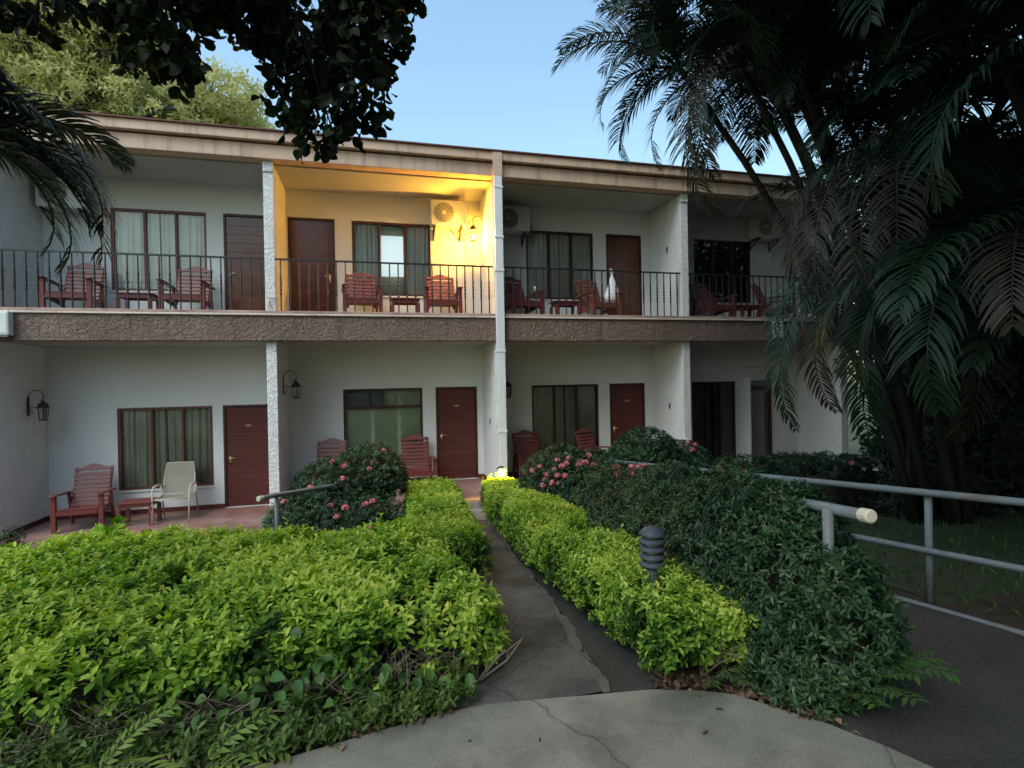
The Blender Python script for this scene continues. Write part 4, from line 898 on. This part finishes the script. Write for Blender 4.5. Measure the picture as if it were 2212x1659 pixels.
# ------------------------------------------------------------------ trees
def tree(name,label,root,trunk,lobes,nleaf,L,Wd,mat,tmat,seed,group=None,flatten=.0,droop=0.,per=6,shell=.75,cat='tree'):
    g=thing(name,label,cat,root,0,group); rd=random.Random(seed); o=Vector(root)
    mb=MB(); tp=[Vector(p)-o for p in trunk[0]]; mb.tube(tp,trunk[1],10); br=1.0 if len(trunk)<3 else trunk[2]
    for l in lobes:
        c=Vector(l[:3])-o; s=tp[-1] if rd.random()<.6 else tp[-2]; r0=trunk[1][-1]*.7*br
        mid=s.lerp(c,.5)+Vector((rd.uniform(-.1,.1),rd.uniform(-.1,.1),rd.uniform(.0,.15)))*l[3]*1.5
        mb.tube([s,mid,c],[r0,r0*.6,r0*.25],7,cap=False)
        for k in range(7):
            e=c+Vector((rd.uniform(-1,1)*l[3],rd.uniform(-1,1)*l[4],rd.uniform(-1,1)*l[5]))*.75; st=mid.lerp(c,rd.random()); mb.tube([st,st.lerp(e,.5)+Vector((0,0,.06*l[3])),e],[r0*.3,r0*.18,r0*.05],5,cap=False)
    mb.build('trunk',tmat,g,True)
    lob=np.array(lobes,float); vol=lob[:,3]*lob[:,4]*lob[:,5]; wt=vol**.8; ns=nleaf//per; c=rng.choice(len(lob),ns,p=wt/wt.sum())
    d=nrm(rng.normal(size=(ns,3))); r=rng.random(ns)**(1/3)*(1-shell)+shell*(1-rng.exponential(.12,ns)); r=np.clip(r,0.05,1.1)
    P=lob[c,:3]-np.array(root)+d*lob[c,3:6]*r[:,None]
    keep=vnoise(P,3.2/lob[:,3].mean(),seed)+vnoise(P,7/lob[:,3].mean(),seed+1)*.6>-.45+rng.random(ns)*.3
    P=P[keep]; d=d[keep]
    Ax=d*.6+rng.normal(size=P.shape)*.6+np.array([0,0,.2-droop])
    a=sprigs(P,Ax,per,L*1.6,L,Wd,base_r=.35,tip_r=.6); rn=a[5]+np.tile(.2*vnoise(P,1.6/lob[:,3].mean(),seed+3),per)
    Nn=a[2]; 
    if droop: a1=a[1]+np.array([0,0,-droop]); Nn=rng.normal(size=a[2].shape)
    else: a1=a[1]
    leaves_mesh('crown',mat,a[0],a1,Nn,a[3],a[4],rn,g,rich=2 if droop else False); return g
M['bark']=surf('grey_bark',(.05,.042,.032),(.10,.085,.065),scale=8,rough=.9,bump=.5)
M['bgleaf']=leafmat('feathery_yellow_green_leaf',[(0,(.30,.31,.11)),(.5,(.52,.51,.22)),(1,(.70,.64,.36))],.6,.5)
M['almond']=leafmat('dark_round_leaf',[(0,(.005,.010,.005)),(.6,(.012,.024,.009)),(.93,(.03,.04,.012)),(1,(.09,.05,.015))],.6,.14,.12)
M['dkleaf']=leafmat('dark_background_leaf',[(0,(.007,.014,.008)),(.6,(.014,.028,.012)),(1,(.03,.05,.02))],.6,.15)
bgl=[]; rd=random.Random(5)
for k in range(58):
    u=rd.random(); x=lerp(-27,-5.0,u); top=lerp(29,18.0,u**1.15); z=rd.uniform(15.2,top); y=20+rd.uniform(-3,4)
    if x>-8 and z>17: z=rd.uniform(14,16.5)
    bgl.append((x,y,z,rd.uniform(1.7,3.0),rd.uniform(1.6,2.6),rd.uniform(1.1,1.9)))
tree('feathery_tree','tall yellow-green feathery tree behind the left end of the roof',(-12.5,22,-.7),([(-12.5,22,-.7),(-12.3,22,4),(-12.8,22,9),(-12.4,21,14)],[.7,.55,.45,.35]),bgl,150000,.31,.12,M['bgleaf'],M['bark'],3,shell=.55,per=7)
# near overhanging tree: trunk left of the camera, limbs over it
def on(u,v,t): 
    d=fw+r2*((u-1106)/F)+u2*((829.5-v)/F); q=CAM+d*t; return (q.x,q.y,q.z)
ol=[]
for (u,v,t_,a,b,c) in [(800,60,4.2,.40,.35,.38),(680,120,4.1,.34,.3,.36),(790,190,4.0,.30,.25,.30),(700,260,4.0,.22,.2,.24),(745,300,3.9,.13,.12,.14),(560,10,4.0,.42,.35,.22),(395,60,3.7,.28,.25,.26),(345,120,3.6,.18,.2,.18),(400,140,3.6,.15,.2,.14),(220,-20,3.6,.40,.3,.18),(60,5,3.3,.24,.25,.17),(120,20,3.4,.10,.12,.18),(840,-60,4.3,.40,.4,.3),(860,110,4.1,.13,.15,.22),(650,230,4.0,.14,.14,.14),(480,-60,3.8,.6,.5,.25)]:
    q=on(u-22-(12 if u<500 else 0),v-(14 if u<500 else 0),t_); k_=.86 if u<500 else .93; ol.append((*q,a*k_,b*k_,c*k_))
vis=list(ol)
for (x,y,z,a,b,c) in [(-1.5,-8.6,6.0,1.0,1.0,.5),(.3,-9.0,6.4,1.1,1.0,.5),(-2.6,-10.2,6.2,1.2,1.2,.6)]: ol.append((x,y,z,a,b,c))
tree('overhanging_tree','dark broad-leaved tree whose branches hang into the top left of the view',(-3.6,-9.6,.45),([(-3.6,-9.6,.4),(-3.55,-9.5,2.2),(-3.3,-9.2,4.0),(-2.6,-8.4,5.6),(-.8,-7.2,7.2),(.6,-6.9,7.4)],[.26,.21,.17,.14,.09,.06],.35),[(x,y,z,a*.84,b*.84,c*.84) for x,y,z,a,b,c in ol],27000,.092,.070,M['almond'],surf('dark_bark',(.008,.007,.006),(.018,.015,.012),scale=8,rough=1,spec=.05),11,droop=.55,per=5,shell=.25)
# dark trees behind the palms, plus unseen crowns added overhead to shade the garden
def lobset(cx,cy,cz,rx,ry,rz,n,s,seed):
    rd=random.Random(seed); return [(cx+rd.uniform(-1,1)*rx,cy+rd.uniform(-1,1)*ry,cz+rd.uniform(-1,1)*rz,s*rd.uniform(.8,1.2),s*rd.uniform(.8,1.2),s*.75*rd.uniform(.8,1.2)) for _ in range(n)]
GT='dark trees beyond the ramp'
tree('shade_tree','unseen dark tree added over the ramp to shade the right side',(10.5,-9.5,.2),([(10.5,-9.5,.2),(10.3,-9.4,3),(9.8,-9.2,5.8),(9.4,-9,8.2)],[.3,.25,.2,.15]),lobset(8.6,-8.0,9.2,4.3,3.6,.9,34,2.0,2)+lobset(9.6,-5.0,8.6,3.2,2.6,.6,14,1.8,9),60000,.27,.16,M['dkleaf'],M['bark'],21,group=GT)  # out-of-view crown added to darken the right side
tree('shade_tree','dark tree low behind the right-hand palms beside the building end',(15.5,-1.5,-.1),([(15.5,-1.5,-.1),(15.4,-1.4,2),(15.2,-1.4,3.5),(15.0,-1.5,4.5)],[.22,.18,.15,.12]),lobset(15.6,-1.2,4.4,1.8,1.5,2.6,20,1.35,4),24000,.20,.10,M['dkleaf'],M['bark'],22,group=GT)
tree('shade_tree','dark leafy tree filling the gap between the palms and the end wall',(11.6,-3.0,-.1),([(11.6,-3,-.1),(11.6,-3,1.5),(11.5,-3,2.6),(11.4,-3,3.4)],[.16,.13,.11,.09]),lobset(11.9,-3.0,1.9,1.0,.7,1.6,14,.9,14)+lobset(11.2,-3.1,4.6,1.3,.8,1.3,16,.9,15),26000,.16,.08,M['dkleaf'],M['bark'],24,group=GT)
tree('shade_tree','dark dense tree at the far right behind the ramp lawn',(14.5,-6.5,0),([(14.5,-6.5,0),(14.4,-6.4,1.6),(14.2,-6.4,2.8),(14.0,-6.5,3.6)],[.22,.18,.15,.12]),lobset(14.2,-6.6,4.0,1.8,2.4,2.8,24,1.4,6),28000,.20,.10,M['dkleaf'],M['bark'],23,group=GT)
bush('dark_shrub','shadowy shrub mass at the foot of the palms beyond the ramp',[(8.2,-3.9,.30,.7,.5,.5),(9.6,-4.6,.4,1.0,.6,.6),(11.5,-5.0,.8,1.3,.9,1.1),(13.0,-3.4,1.0,1.2,.9,1.4),(12.5,-7.0,.9,1.3,1.4,1.3)],3000,.10,0,31,cat='shrub',mat='dkleaf',low=-.4)
tree('blocker_tree','unseen broad tree added above the camera to shade the ramp and rails',(8.5,-15.5,.3),([(8.5,-15.5,.3),(8.3,-15.3,3),(7.6,-14.6,6),(6.6,-13.6,8)],[.35,.3,.25,.18]),lobset(6.0,-12.6,9.0,4.2,3.0,.8,32,2.0,13),52000,.27,.16,M['dkleaf'],M['bark'],61)  # unseen crown added along the sun direction to shade ramp, rails and pavement
for k,(x,y,h) in enumerate([(-1,-21,8),(5,-20,9),(11,-19,9),(17,-16,9),(-9,-22,6)]):  # unseen row added to block low sky and darken the terrace recesses
    tree('blocker_tree','unseen tree added behind the camera to block low sky light',(x,y,.3),([(x,y,.3),(x,y,h*.3),(x+.1,y,h*.5),(x,y,h*.62)],[.3,.25,.2,.15]),lobset(x,y,h*.6,2.6,1.6,h*.28,14,1.8,40+k),9000,.34,.2,M['dkleaf'],M['bark'],50+k,group='trees added behind the camera to block light')
nb=thing('neighbour_block','pale wall end of the next building glimpsed behind the palms','building',(14.9,.6,-.2))
MB().box(0,.30,0,.2,0,3.2).build('wall',M['white'],nb)
MB().box(-.15,1.2,-.2,3,3.21,3.4).build('roof',M['band'],nb)
scn.render.engine='CYCLES'
